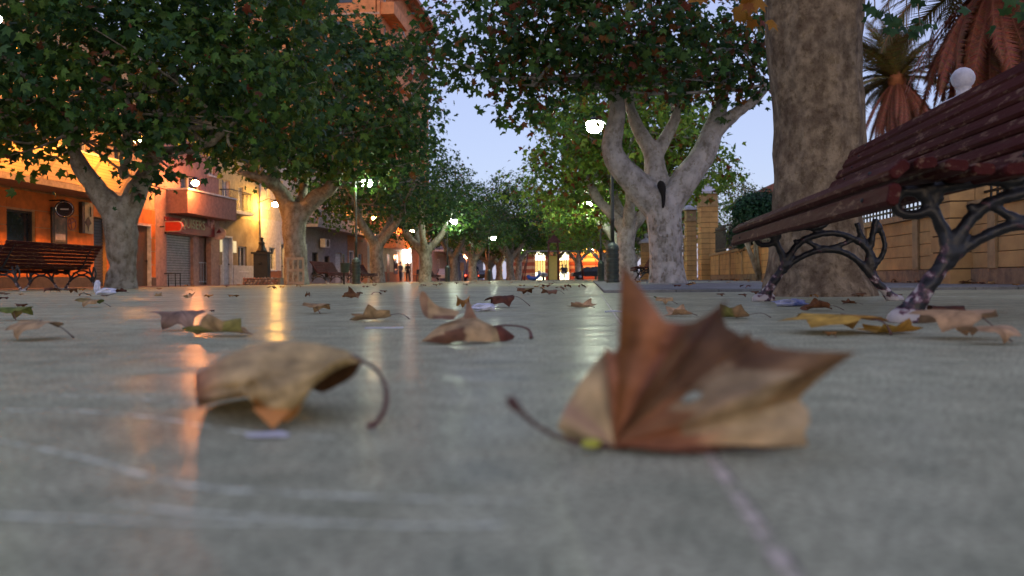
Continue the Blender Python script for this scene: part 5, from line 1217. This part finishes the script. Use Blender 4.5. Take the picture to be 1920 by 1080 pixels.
# ------------------------------------------------------------------ fallen leaves
M_fallen = leaf_mat('dry_leaf', .62, .22, .45)
M_stem = mat('leaf_stalk', (.10, .04, .03), .6)
OUT = [(-90, .14), (-75, .30), (-52, .40), (-30, .46), (-14, .70), (-4, .60), (8, .50), (20, .52), (30, .74), (38, .95), (46, .76), (56, .56), (66, .50), (76, .68), (84, .86), (90, 1.02),
       (96, .86), (104, .68), (114, .50), (124, .56), (134, .76), (142, .95), (150, .74), (160, .52), (172, .50), (184, .60), (194, .70), (210, .46), (232, .40), (255, .30)]
def dry_leaf(seed, size, cols, dome=.12, curl=.5, tips=.5, fold=.3, stem=1.0, flat=1.0, turn=0, rho=None):
    "curled five-lobed leaf lying on z=0; returns blade mesh and stalk points"
    rng = random.Random(seed); nr = 7; n = len(OUT); V = []; Cc = []
    ph = rng.uniform(0, 6.28); ph2 = rng.uniform(0, 6.28); lob = {t_: rng.uniform(-1, 1) for t_ in range(5)}; tipa = [(-14), 38, 90, 142, 194]
    lobc = [rng.choice(cols) for _ in range(5)]
    for i in range(nr + 1):
        for j, (a, r) in enumerate(OUT):
            rr = (r * .66 + .26) * i / nr; x, y = math.cos(R(a)) * rr, math.sin(R(a)) * rr
            near = min(range(5), key=lambda q: abs(((a - tipa[q] + 180) % 360) - 180))
            z = dome * (1 - min(1, rr) ** 1.7) + curl * rr * rr * math.cos(2 * R(a) + ph) + tips * lob[near] * rr ** 2.2 + fold * abs(x * math.cos(ph2) + y * math.sin(ph2)) * .9
            dv = min(abs(((a - q + 180) % 360) - 180) for q in tipa); z -= .05 * rr * math.exp(-(dv / 7) ** 2); z += .05 * noise.noise(Vector((x * 4, y * 4, seed)))
            V.append([x * (1 - .25 * tips * rr), y * (1 - .25 * abs(curl) * rr), z * flat])
            c = lobc[near] if dv > 6 or i == 0 else tuple(q * .72 for q in lobc[near])
            k = rng.uniform(.88, 1.1) * (1 - .25 * (i == nr)); Cc.append([q * k for q in c])
    V = np.array(V)
    # the dry blade rolls about one axis, arch-wise or as a gutter
    ca, sa = math.cos(turn), math.sin(turn); x_, y_ = V[:, 0] * ca - V[:, 1] * sa, V[:, 0] * sa + V[:, 1] * ca
    rho = rho or rng.uniform(.42, .62); sg = -1 if rng.random() < .68 else 1
    rr_ = np.where(y_ < 0, rho, rho * 1.25) - sg * V[:, 2] * .5; th_ = y_ / np.where(y_ < 0, rho, rho * 1.25)
    V = np.stack([x_, np.sin(th_) * rr_ , V[:, 2] * .35 + sg * rr_ * (1 - np.cos(th_)) ], 1)
    V[:, 2] -= V[:, 2].min(); V[:, 2] += .01; V *= size * .5
    Fa = []
    for i in range(nr):
        for j in range(n):
            a_, b_, c_, d_ = i * n + j, i * n + (j + 1) % n, (i + 1) * n + (j + 1) % n, (i + 1) * n + j
            if i: Fa.append((a_, b_, c_))
            Fa.append((a_, c_, d_))
    me = tri_mesh('blade', V, np.array(Fa), np.array(Cc), M_fallen)
    me.polygons.foreach_set('use_smooth', [True] * len(me.polygons))
    p0 = Vector(V[n * 1 + 0]); r_ = size * .5
    tv = Vector((-sa * -1, -ca, 0)); end = p0 + Vector((sa * .9 * r_ + rng.uniform(-.2, .2) * r_, -ca * .5 * r_, -p0.z + .02 * r_)); P = [Vector(V[0]), p0, (p0 + end) / 2 + Vector((rng.uniform(-.2, .2) * r_, 0, .12 * r_)), end]
    return me, P
TAN = [(.50, .32, .15), (.43, .26, .11), (.56, .37, .18)]; BRN = [(.17, .075, .03), (.12, .05, .024), (.22, .10, .04)]; ORG = [(.42, .20, .045), (.34, .15, .035)]
GRN = [(.16, .20, .04), (.22, .24, .05), (.30, .22, .07)]; PCH = [(.58, .37, .21), (.54, .33, .17)]; GLD = [(.62, .37, .07), (.56, .28, .05), (.66, .43, .12)]; DRK = [(.10, .035, .02), (.14, .05, .025)]
def fallen(label, px, py, wpx, cols, seed, rz=0, z=0, tilt=(0, 0), stem=True, name='fallen_leaf', h=None, **kw):
    p = gp(px, py, z); sz = wpx * p.y / F / .86
    me, P = dry_leaf(seed, sz, cols, turn=rz, **kw); rz = .35 * math.sin(seed * 2.3)
    zz = max(v.co.z for v in me.vertices); hh = (h or wpx * .30) * p.y / F; kz = hh / zz
    for v in me.vertices: v.co.z *= kz
    P = [Vector((q.x, q.y, q.z * kz)) for q in P]
    t = empty(name, label, 'leaf', (p.x, p.y + sz * .25, z + .0015), 0, 'dry plane leaves on the paving'); 
    o = link('blade', me, t, (0, 0, 0), (tilt[0], tilt[1], rz))
    if tilt != (0, 0):
        M = Euler((tilt[0], tilt[1], rz)).to_matrix(); o.location.z = -min((M @ v.co).z for v in me.vertices) 
    if stem:
        b = MB(); q = smoothpts(P, sub=3); r0 = max(.0006, sz * .005); b.tube(q, [r0] * (len(q) - 2) + [r0 * 1.5, r0 * 2], 6); s = b.build('stalk', M_stem, o)
    return t
# (label, px, py of its base, width px, colours, seed, turn, extra)
LV = [('tan leaf with arched lobes at the photograph edge by the green leaf', 50, 640, 150, TAN, 2, 2.2, dict(curl=.3, tips=-.3, fold=.2, h=36)),
      ('yellow green leaf lying behind the arched tan leaf', 14, 602, 85, GRN, 3, .3, dict(curl=.25, tips=.5)),
      ('dark brown curled scrap of leaf above the yellow green leaf', 36, 578, 30, BRN, 4, .9, dict(curl=.8, tips=1)),
      ('pale tan leaf with a yellow tip in front of the littered bench', 168, 577, 62, TAN + GRN, 5, 2.1, dict(curl=.5, tips=.5)),
      ('greyish brown leaf with its knobbed stalk raised', 325, 622, 125, [(.38, .24, .17), (.32, .20, .14), (.42, .27, .19)], 6, 2.6, dict(curl=.4, tips=.5, h=38)),
      ('tan leaf with a green edged lobe lying on the greyish brown leaf', 400, 634, 160, TAN + TAN + [(.36, .32, .10)], 41, 2.9, dict(curl=.35, tips=.4, fold=.25, h=44, rho=.5)),
      ('thin tan leaf crossed by the yellow lamp reflection', 590, 589, 72, TAN, 8, .4, dict(curl=.2, tips=.6)),
      ('tan crumpled leaf with a brown upright lobe near the orange reflection', 698, 604, 112, TAN, 9, 1.9, dict(curl=.4, tips=.6)),
      ('brown leaf folded upward like a tent', 655, 561, 48, [(.26, .13, .06), (.2, .09, .04)], 10, .2, dict(curl=1.1, tips=.8, fold=.9, h=24)),
      ('small dark curled leaf touching the tent shaped leaf', 674, 553, 20, DRK, 12, .8, dict(curl=.9, tips=.9)),
      ('tiny curled brown leaf standing on its edge', 577, 557, 15, BRN, 13, 2, dict(curl=1, tips=1, h=11)),
      ('orange brown leaf stretched out behind the white wrapper', 945, 577, 78, ORG + DRK, 14, 1.4, dict(curl=.3, tips=.7)),
      ('upright orange brown leaf just behind the curled tan leaf', 868, 579, 40, ORG, 15, .1, dict(curl=1.1, tips=1, h=26)),
      ('reddish brown leaf with a green patch far down the plaza', 985, 553, 46, BRN + GRN, 16, .4, dict(curl=.4, tips=.5)),
      ('light brown crumpled leaf beside the green patched one', 1033, 553, 46, [(.30, .16, .09), (.26, .13, .07)], 17, 1.7, dict(curl=.5, tips=.6)),
      ('pale arched leaf standing alone near the paving joint', 1094, 578, 60, PCH, 18, .6, dict(curl=.5, tips=-1.0, fold=.2, h=18)),
      ('tan and green leaf behind the tall spike of the hero leaf', 1250, 572, 52, TAN + GRN, 19, 2.2, dict(curl=.6, tips=.8)),
      ('peach coloured flat leaf behind the large leaf', 1282, 594, 74, PCH, 20, .5, dict(curl=.3, tips=.3)),
      ('long flat greenish leaf beyond the dark spike', 1388, 599, 95, [(.25, .24, .07), (.38, .24, .12)], 21, 1.6, dict(curl=.1, tips=.2, flat=.7)),
      ('golden orange leaf spread in front of the iron foot', 1605, 630, 225, GLD, 27, .7, dict(curl=.3, tips=-.75, fold=.18, h=38)),
      ('golden overlapping leaf beside the spread golden one', 1690, 628, 140, GLD, 23, 2.4, dict(curl=.25, tips=-.5, h=30)),
      ('peach leaf with a curled rim at the photograph edge', 1835, 640, 190, PCH, 24, .8, dict(curl=.2, tips=-.3, flat=.8)),
      ('peach leaf curling over a dark hollow near the edge', 1880, 648, 115, PCH, 25, 2.0, dict(curl=.3, tips=-.6, flat=.8)),
      ('orange brown crumpled leaf under the bench next to the blue wrapper', 1548, 584, 82, [(.28, .12, .05), (.22, .09, .04)], 26, 1.1, dict(curl=.6, tips=.7)),
      ('dark reddish leaf curled behind the near iron foot', 1788, 602, 95, DRK + BRN, 28, 2.7, dict(curl=.6, tips=.6)),
      ('small tan leaf scrap in front of the golden leaf', 1562, 634, 34, ORG, 29, .2, dict(curl=.1, tips=.2, flat=.6)),
      ('small brown leaf under the bench between its feet', 1600, 572, 40, BRN, 30, .9, dict(curl=.4, tips=.5)),
      ('dark leaf beside the crumpled white paper', 222, 550, 34, DRK, 31, .9, dict(curl=.6, tips=.6)),
      ('dark leaf lying before the bench facing the cafe', 92, 549, 34, DRK, 32, 1.9, dict(curl=.4, tips=.5)),
      ('light brown leaf between the bench and the white paper', 128, 551, 34, BRN, 33, .4, dict(curl=.4, tips=.5)),
      ('small dark leaf with a white speck beyond the raised stalk', 396, 586, 14, DRK, 34, .4, dict(curl=.6, tips=.5)),
      ('curled leaf at the head of the yellow reflection', 508, 543, 22, BRN, 35, .4, dict(curl=.6, tips=-.8))]
for lab, px_, py_, w_, cl_, sd_, rz_, kw in LV: fallen(lab, px_, py_, w_, cl_, sd_, rz_, **kw)
# many small leaves far down the plaza (alike, too small to tell apart) ...
base_leaf = []
for k, cl_ in enumerate((BRN, DRK, TAN, ORG, BRN)):
    me, P = dry_leaf(60 + k, .17, cl_, curl=.5, tips=.7, turn=k * 1.3); base_leaf.append(me)
random.seed(77)
def scatter(n, f, lab, grp, s=(.7, 1.2)):
    for k in range(n):
        x, y, z = f(); o = bpy.data.objects.new('fallen_leaf', random.choice(base_leaf)); C.objects.link(o); o.location = (x, y, z + .001)
        o.rotation_euler = (0, 0, random.uniform(0, 6.28)); q = random.uniform(*s); o.scale = (q, q, q * random.uniform(.5, 1.2)); o['label'] = lab; o['category'] = 'leaf'; o['group'] = grp
def f1():
    Y = 7 + 43 * random.random() ** 1.6; lo, hi = line(-11.2, Y), line(0.0, Y); return random.uniform(lo, hi), Y, 0
scatter(120, f1, 'small dry leaf scattered far down the paved plaza', 'small leaves far down the plaza')
def f2():
    Y = 8 + 22 * random.random() ** 1.3; return random.uniform(line(.3, Y), line(4.6, Y)), Y, .026
scatter(40, f2, 'small dry leaf lying on the raised pale pavement', 'small leaves on the raised pavement')
def f3():
    Y = 7.9 + 24 * random.random(); return line(4.93 - abs(random.gauss(0, .12)), Y), Y, .026
scatter(110, f3, 'dry leaf caught along the foot of the ochre wall', 'leaves along the wall foot', (.6, 1.1))
def f4():
    a = random.uniform(0, 6.28); r = random.uniform(.42, .8); return b5.x + math.cos(a) * r, b5.y + math.sin(a) * r, 0
scatter(14, f4, 'small dry leaf at the foot of the thick trunk', 'leaves at the thick trunk foot', (.4, .7))

# ---- hero leaves
def sheet_obj(name, par, grid, cols, m=M_fallen, skip=()):
    "grid: rows of world points; cols: rows of colours"
    nr, nc = len(grid), len(grid[0]); V = np.array([tuple(p - Vector(par.location)) for r in grid for p in r]); Fq = []
    for i in range(nr - 1):
        for j in range(nc - 1):
            a, b_, c_, d = i * nc + j, i * nc + j + 1, (i + 1) * nc + j + 1, (i + 1) * nc + j
            Fq += [(a, b_, c_), (a, c_, d)]
    Fq = [f for f in Fq if not any(i in skip for i in f)]
    Fq = [f for f in Fq if len({tuple(np.round(V[i], 6)) for i in f}) == 3]
    me = tri_mesh(name, V, np.array(Fq), np.array([c for r in cols for c in r]), m)
    me.polygons.foreach_set('use_smooth', [True] * len(me.polygons))
    o = bpy.data.objects.new(name, me); C.objects.link(o); o.parent = par
    return o
# large leaf: fan from its base; stations (px, py, depth offset, colour)
Yb = gp(1200, 845).y
TN, RD, DB, TB2, PT = (.70, .48, .23), (.47, .19, .085), (.17, .085, .038), (.48, .29, .12), (.66, .48, .26)
c0 = (1152, 832, .0)
ST = [(1152, 840, .0, TN), (1100, 838, .03, TN), (1062, 822, .05, (.40, .30, .14)), (1045, 800, .055, TN), (1060, 765, .06, (.50, .30, .18)), (1080, 728, .06, TN), (1108, 690, .055, TN), (1132, 660, .045, (.40, .25, .12)),
      (1134, 652, .012, RD), (1152, 662, -.004, RD), (1166, 640, -.004, RD), (1172, 600, -.002, RD), (1172, 560, .0, (.30, .12, .045)), (1169, 525, .002, (.32, .12, .04)), (1166, 492, .005, (.30, .11, .03)), (1180, 512, .003, (.32, .13, .04)), (1205, 545, .0, (.32, .13, .05)), (1230, 580, -.002, RD), (1246, 602, .0, RD),
      (1275, 606, .005, (.26, .10, .055)), (1300, 604, .02, DB), (1330, 588, .028, DB), (1366, 560, .035, (.14, .055, .03)), (1354, 585, .035, DB), (1362, 612, .032, DB), (1392, 630, .03, DB), (1402, 622, .029, DB), (1414, 638, .027, DB), (1426, 634, .026, DB), (1438, 646, .022, (.16, .08, .04)), (1452, 652, .015, (.20, .105, .05)), (1500, 657, .0, (.27, .15, .07)), (1555, 659, -.016, (.30, .17, .075)), (1605, 661, -.028, (.26, .14, .06)),
      (1570, 685, -.026, (.30, .17, .08)), (1535, 712, -.022, TB2), (1502, 742, -.012, TB2), (1500, 752, .0, PT), (1516, 768, .006, PT), (1519, 790, .0, PT), (1508, 812, -.012, TN), (1516, 836, -.02, TN), (1495, 838, -.02, (.22, .12, .10)), (1450, 842, -.016, (.14, .07, .05)), (1380, 850, -.02, (.2, .08, .045)), (1300, 853, -.022, (.24, .085, .05)), (1220, 848, -.016, (.28, .11, .055)), (1152, 840, -.004, RD)]  # shade under the curled lobe painted into the bottom-edge colours
HL = empty('fallen_leaf', 'large curled red brown and tan leaf with tall spikes, the biggest on the paving', 'leaf', (at(1300, 840, Yb).x, Yb, 0))
# densify the stations
D = []
for i in range(len(ST) - 1):
    a, c_ = ST[i], ST[i + 1]; ns = 3
    for k in range(ns):
        t_ = k / ns; D.append(tuple(a[q] * (1 - t_) + c_[q] * t_ for q in range(3)) + (tuple(a[3][q] * (1 - t_) + c_[3][q] * t_ for q in range(3)),))
D.append(ST[-1]); nr = 30; grid = []; cols = []; hole = set()
for i in range(nr + 1):
    r = i / nr; row = []; rc = []
    for (px, py, dy, c) in D:
        x = c0[0] + (px - c0[0]) * r; y = c0[1] + (py - c0[1]) * r
        if ((x - 1296) / 9) ** 2 + ((y - 745) / 7) ** 2 < 1: hole.add(i * len(D) + len(row))
        ang_ = math.atan2(-(py - c0[1]), px - c0[0]) + .16 * math.sin(r * 3.0) * noise.noise(Vector((x * .007, y * .007, 2))) + .05 * (r - .5)
        bulge = -.020 * math.sin(math.pi * r) * (1 if -.2 < ang_ < 1.2 else .45)          # cupped towards the viewer
        # pleats along the main veins
        v = 0; veinm = 1
        for va, s in ((2.9, .7), (1.52, 1.0), (.90, 1.0), (.36, 1.0), (.03, .7)):
            g_ = math.exp(-((ang_ - va - .05 * noise.noise(Vector((r * 3, va, 0)))) / (.035 + .05 * r)) ** 2); v += .014 * s * g_ * r * r; veinm -= .22 * g_ * min(1, r * 2.5)
        wr = .0035 * noise.noise(Vector((x * .012, y * .012, 3))) * r * 2 + .026 * noise.noise(Vector((x * .009, y * .009, 9))) * r + .006 * abs(noise.noise(Vector((x * .022, y * .022, 4)))) * r
        Yd = Yb + dy * r ** 1.1 + bulge + v + wr
        p = at(x, y, Yd); p.z = max(p.z, .0012 + .0008 * r); row.append(p)
        # colour patches of the dry blade
        n1 = noise.noise(Vector((x * .02, y * .02, 1))); n2 = noise.noise(Vector((x * .07, y * .07, 5)))
        k = (1 + .22 * n1 + .12 * n2) * veinm
        cc = c
        if ang_ < .75 and r < .62 and px > 1200:   # reddish heart of the leaf
            f_ = min(1, (.62 - r) / .22); f_ *= 1 if ang_ < .3 else .55; cc = tuple(cc[q] * (1 - f_) + RD[q] * f_ for q in range(3))
        if .12 < ang_ < .60 and .35 < r < .80: 
            f_ = .75; cc = tuple(cc[q] * (1 - f_) + PT[q] * .82 * f_ for q in range(3))
        if .50 < ang_ < .85 and r > .42: f_ = .5; cc = tuple(cc[q] * (1 - f_) + DB[q] * f_ for q in range(3))
        rc.append(tuple(q * k for q in cc))
    grid.append(row); cols.append(rc)
bl_ = sheet_obj('blade', HL, grid, cols, skip=hole)
def stalk(par, pts, rad, knob=True):
    q, r = smoothpts(pts, rad, 5); b = MB(); b.tube([p - Vector(par.location) for p in q], r, 8)
    return b.build('stalk', M_stem, par)
stalk(HL, [at(1180, 838, Yb), at(1120, 836, Yb), at(1060, 824, Yb - .005), at(1010, 800, Yb - .01), at(980, 775, Yb - .012), at(963, 758, Yb - .012), at(955, 745, Yb - .012)], [.0028, .0026, .0018, .0016, .0020, .0042, .0036])
b = MB(); b.ball(at(1108, 832, Yb - .008) - Vector(HL.location), .0055, 6, sq=(1.5, .6, .7)); b.build('bud_scar', mat('lime_bit', (.50, .50, .05), .5), HL)
# left arched leaf: loft of ridge, front edge and back edge
YL = gp(520, 795).y
ML = empty('fallen_leaf', 'arched tan leaf with a drooping knobbed stalk, second biggest on the paving', 'leaf', (at(520, 780, YL).x, YL, 0))
#      back-bottom          back-top            ridge              front mid           front edge
COLS = [[(372, 765, .04), (366, 735, .03), (366, 700, .015), (370, 720, -.0), (366, 744, -.005), ],
        [(385, 760, .10), (388, 705, .08), (398, 682, .03), (398, 715, -.005), (392, 746, -.012)],
        [(420, 750, .15), (425, 680, .12), (440, 663, .05), (436, 705, -.01), (428, 738, -.02)],
        [(455, 745, .17), (455, 662, .14), (482, 656, .06), (474, 705, -.015), (456, 736, -.03)],
        [(500, 740, .17), (500, 650, .14), (520, 652, .07), (508, 720, -.02), (492, 778, -.028)],
        [(540, 735, .16), (545, 648, .13), (556, 652, .06), (540, 722, -.02), (530, 792, -.024)],
        [(580, 730, .13), (585, 650, .11), (592, 655, .05), (574, 715, -.012), (556, 776, -.015)],
        [(606, 736, .07), (620, 656, .08), (625, 660, .04), (608, 690, -.005), (588, 724, -.006)],
        [(636, 722, .05), (648, 662, .055), (652, 664, .025), (640, 674, .0), (624, 697, .0)],
        [(662, 706, .03), (668, 672, .03), (668, 671, .012), (664, 674, .006), (656, 682, .004)],
        [(678, 680, .01), (678, 676, .008), (678, 674, .004), (677, 676, .003), (676, 679, .002)]]
def spline2(C_, su, sv):
    rows = []
    for c_ in C_: rows.append(smoothpts([Vector(q) for q in c_], sub=sv))
    n = len(rows[0]); cc = [smoothpts([r[k] for r in rows], sub=su) for k in range(n)]
    return [[cc[k][i] for k in range(n)] for i in range(len(cc[0]))]
G = spline2(COLS, 9, 9); grid = []; cols = []
for i, r in enumerate(G):
    row = []; rc = []
    for j, q in enumerate(r):
        f_ = i / (len(G) - 1); g_ = j / (len(r) - 1)
        wr = .004 * noise.noise(Vector((q.x * .02, q.y * .02, 2))) + .0045 * math.sin((q.x + q.y * .7) * .045) * (g_ > .4)
        an2 = math.atan2(q.y - 672, 682 - q.x); dd = math.hypot(q.y - 672, 682 - q.x)
        cre = 0; cdk = 0
        for va, s_ in ((.05, .6), (.22, 1), (.42, 1), (.62, .9), (.85, .8)):
            g2 = math.exp(-((an2 - va - .03 * noise.noise(Vector((dd * .02, va * 9, 0)))) / .030) ** 2) * min(1, dd / 120); cre += .0045 * s_ * g2; cdk += .30 * s_ * g2
        wr += cre + .005 * abs(noise.noise(Vector((q.x * .035, q.y * .05, 8)))) * (g_ > .2)
        p = at(q.x, q.y, YL + q.z + wr)
        p.z = max(p.z, .002); row.append(p)
        base_ = (.66, .45, .21); c = tuple(base_[k] * (1 - f_) + (.62, .44, .17)[k] * f_ for k in range(3))
        if f_ < .18: h_ = 1 - f_ / .18; c = tuple(c[k] * (1 - h_) + (.50, .20, .10)[k] * h_ for k in range(3))
        if .35 < f_ < .62 and g_ > .9: c = (.50, .20, .04)  # orange light painted into the hanging front edge
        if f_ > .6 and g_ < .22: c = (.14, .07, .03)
        k_ = 1 + .25 * noise.noise(Vector((q.x * .03, q.y * .03, 4))) - cdk + .18 * noise.noise(Vector((q.x * .12, q.y * .12, 6)))
        rc.append(tuple(v_ * k_ for v_ in c))
    grid.append(row); cols.append(rc)
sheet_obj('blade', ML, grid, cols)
stalk(ML, [at(660, 668, YL + .02), at(690, 682, YL + .004), at(712, 700, YL - .005), at(724, 730, YL - .012), at(722, 765, YL - .018), at(708, 790, YL - .022), at(691, 803, YL - .026)], [.0022, .0018, .0017, .0022, .0024, .0024, .0052])
# a touching lobe tip, orange light painted into its colour, and its paper scrap
b = MB(); pz = [(-32, 0), (34, 0), (4, 40)]
b.add([at(472, 765, YL - .03), at(546, 768, YL - .03), at(512, 804, YL - .05), at(500, 775, YL - .036)], [(0, 1, 3), (1, 2, 3), (2, 0, 3)])
b.v = [tuple(Vector(v) - Vector(ML.location)) for v in b.v]; b.v = [(x_, y_, max(z_, -0.0 + .001)) for x_, y_, z_ in b.v]
b.build('lobe_tip', mat('lit_orange_lobe', (.50, .19, .03), .5), ML)
q = gp(505, 820); b = MB()
rnd = random.Random(4); P = [(q.x + (.020 + rnd.uniform(-.003, .003)) * math.cos(a), q.y + .012 * math.sin(a) * rnd.uniform(.7, 1.2), .0012 + rnd.uniform(0, .0015)) for a in np.linspace(0, 6.28, 11)[:-1]]
b.add(P + [(x_, y_, z_ + .001) for x_, y_, z_ in P], [tuple(range(10))[::-1], tuple(range(10, 20))] + [(k, (k + 1) % 10, 10 + (k + 1) % 10, 10 + k) for k in range(10)]); tag(b.build('paper_scrap', mat('white_paper', (.7, .7, .74), .6)), 'small white paper scrap in front of the arched tan leaf', 'paper')
# middle curled leaf
YM = gp(880, 643).y
MM = empty('fallen_leaf', 'curled tan leaf with two raised lobes and a hooked stalk in mid plaza', 'leaf', (at(880, 643, YM).x, YM, 0))
TNm = (.52, .34, .16)
def patch(C_, colf, su=4, sv=4, par=MM, Y0=YM, amp=.006, nm='blade'):
    G = spline2(C_, su, sv); grid = []; cols = []
    for i, r in enumerate(G):
        row = []; rc = []
        for j, q in enumerate(r):
            p = at(q.x, q.y, Y0 + q.z + amp * noise.noise(Vector((q.x * .04, q.y * .04, 1)))); p.z = max(p.z, .002); row.append(p)
            k_ = 1 + .25 * noise.noise(Vector((q.x * .06, q.y * .06, 4))); rc.append(tuple(v_ * k_ for v_ in colf(q.x, q.y)))
        grid.append(row); cols.append(rc)
    return sheet_obj(nm, par, grid, cols)
patch([[(790, 546, .05), (787, 552, .05), (786, 560, .05)], [(797, 548, .05), (792, 568, .045), (790, 580, .04)], [(806, 560, .05), (800, 582, .03), (796, 592, .02)], [(822, 574, .05), (816, 590, .02), (806, 598, .0)],
       [(848, 580, .05), (840, 590, .02), (828, 598, -.01)], [(862, 585, .04), (856, 592, .02), (850, 600, .0)]], lambda x, y: (.26, .13, .07) if y > 592 and x > 812 else ((.33, .19, .10) if x < 803 else TNm))
patch([[(792, 638, -.03), (791, 639, -.03), (790, 640, -.03)], [(822, 612, .0), (818, 628, -.04), (820, 643, -.05)], [(848, 602, .03), (842, 622, -.05), (838, 644, -.06)], [(868, 594, .06), (868, 616, -.04), (860, 640, -.06)], [(884, 588, .08), (894, 610, -.02), (890, 640, -.05)],
       [(896, 598, .08), (914, 610, .0), (912, 641, -.04)], [(910, 608, .06), (928, 612, .02), (938, 640, -.02)]], lambda x, y: (.19, .085, .04) if (y - 640) * -1 < (x - 790) * .42 - 2 and x < 872 and y > 612 else (TNm if x < 925 else (.44, .30, .13)))
patch([[(866, 602, .05), (868, 606, .03), (872, 612, .02)], [(872, 586, .06), (879, 594, .04), (886, 604, .03)], [(874, 572, .07), (884, 584, .05), (896, 602, .04)], [(876, 562, .07), (882, 570, .06), (888, 584, .05)]], lambda x, y: (.38, .21, .11))
patch([[(928, 611, .03), (932, 624, -.0), (936, 640, -.02)], [(940, 612, .05), (948, 624, .03), (946, 640, .01)], [(952, 620, .06), (958, 628, .05), (955, 638, .03)], [(965, 630, .06), (965, 631, .06), (962, 636, .05)]], lambda x, y: (.17, .05, .025))
stalk(MM, [at(925, 612, YM), at(948, 610, YM), at(968, 611, YM), at(986, 615, YM - .01), at(994, 622, YM - .01), at(996, 634, YM - .02)], [.0018, .002, .002, .0024, .003, .005])
# wrappers and papers
def crumple(name, label, px, py, wpx, hpx, m, seed, cat='litter'):
    p = gp(px, py); w = wpx * p.y / F; h = hpx * p.y / F; b = MB(); b.ball((0, 0, 0), 1, 7); rnd = random.Random(seed); V = []
    for v in b.v:
        v = Vector(v); k = 1 + .55 * noise.noise(v * 2.2 + Vector((seed, 0, 0))) + .2 * noise.noise(v * 6); V.append((v.x * w / 2 * k, v.y * w * .3 * k, max(0, h * .5 * (v.z * k + .9)) + .001))
    b.v = V; b.sm = [False] * len(b.sm); o = b.build(name, m, None, (p.x, p.y + w * .2, 0)); tag(o, label, cat); return o
M_wp = mat('white_wrap', (.62, .63, .70), .3, col2=(.40, .42, .52), scale=30); M_bw = mat('blue_wrap', (.06, .10, .32), .3, scale=18, col2=(.5, .5, .55))
crumple('crumpled_paper', 'crumpled white paper before the first plane tree', 197, 553, 36, 13, M_wp, 2); crumple('crumpled_paper', 'upright white paper twist beside the first plane tree', 181, 551, 13, 25, M_wp, 5)
crumple('wrapper', 'shiny white wrapper behind the curled tan leaf', 905, 584, 46, 15, M_wp, 3); crumple('wrapper', 'blue and white wrapper under the near bench', 1488, 575, 58, 14, M_bw, 4)
q = gp(720, 616); b = MB(); b.box(-.055, .055, -.006, .006, 0.001, .004); o = b.build('pale_strip', M_wp, None, (q.x, q.y, 0)); tag(o, 'thin pale strip below the crumpled tan leaf', 'litter')  # thin pale bar lying flat on the paving
q = gp(1150, 586); b = MB(); b.tube([(-.035, -.006, .004), (0, 0, .006), (.035, .004, .004)], .003, 6); o = b.build('straw', M_wp, None, (q.x, q.y, 0)); tag(o, 'white straw bit lying across the paving joint', 'litter')
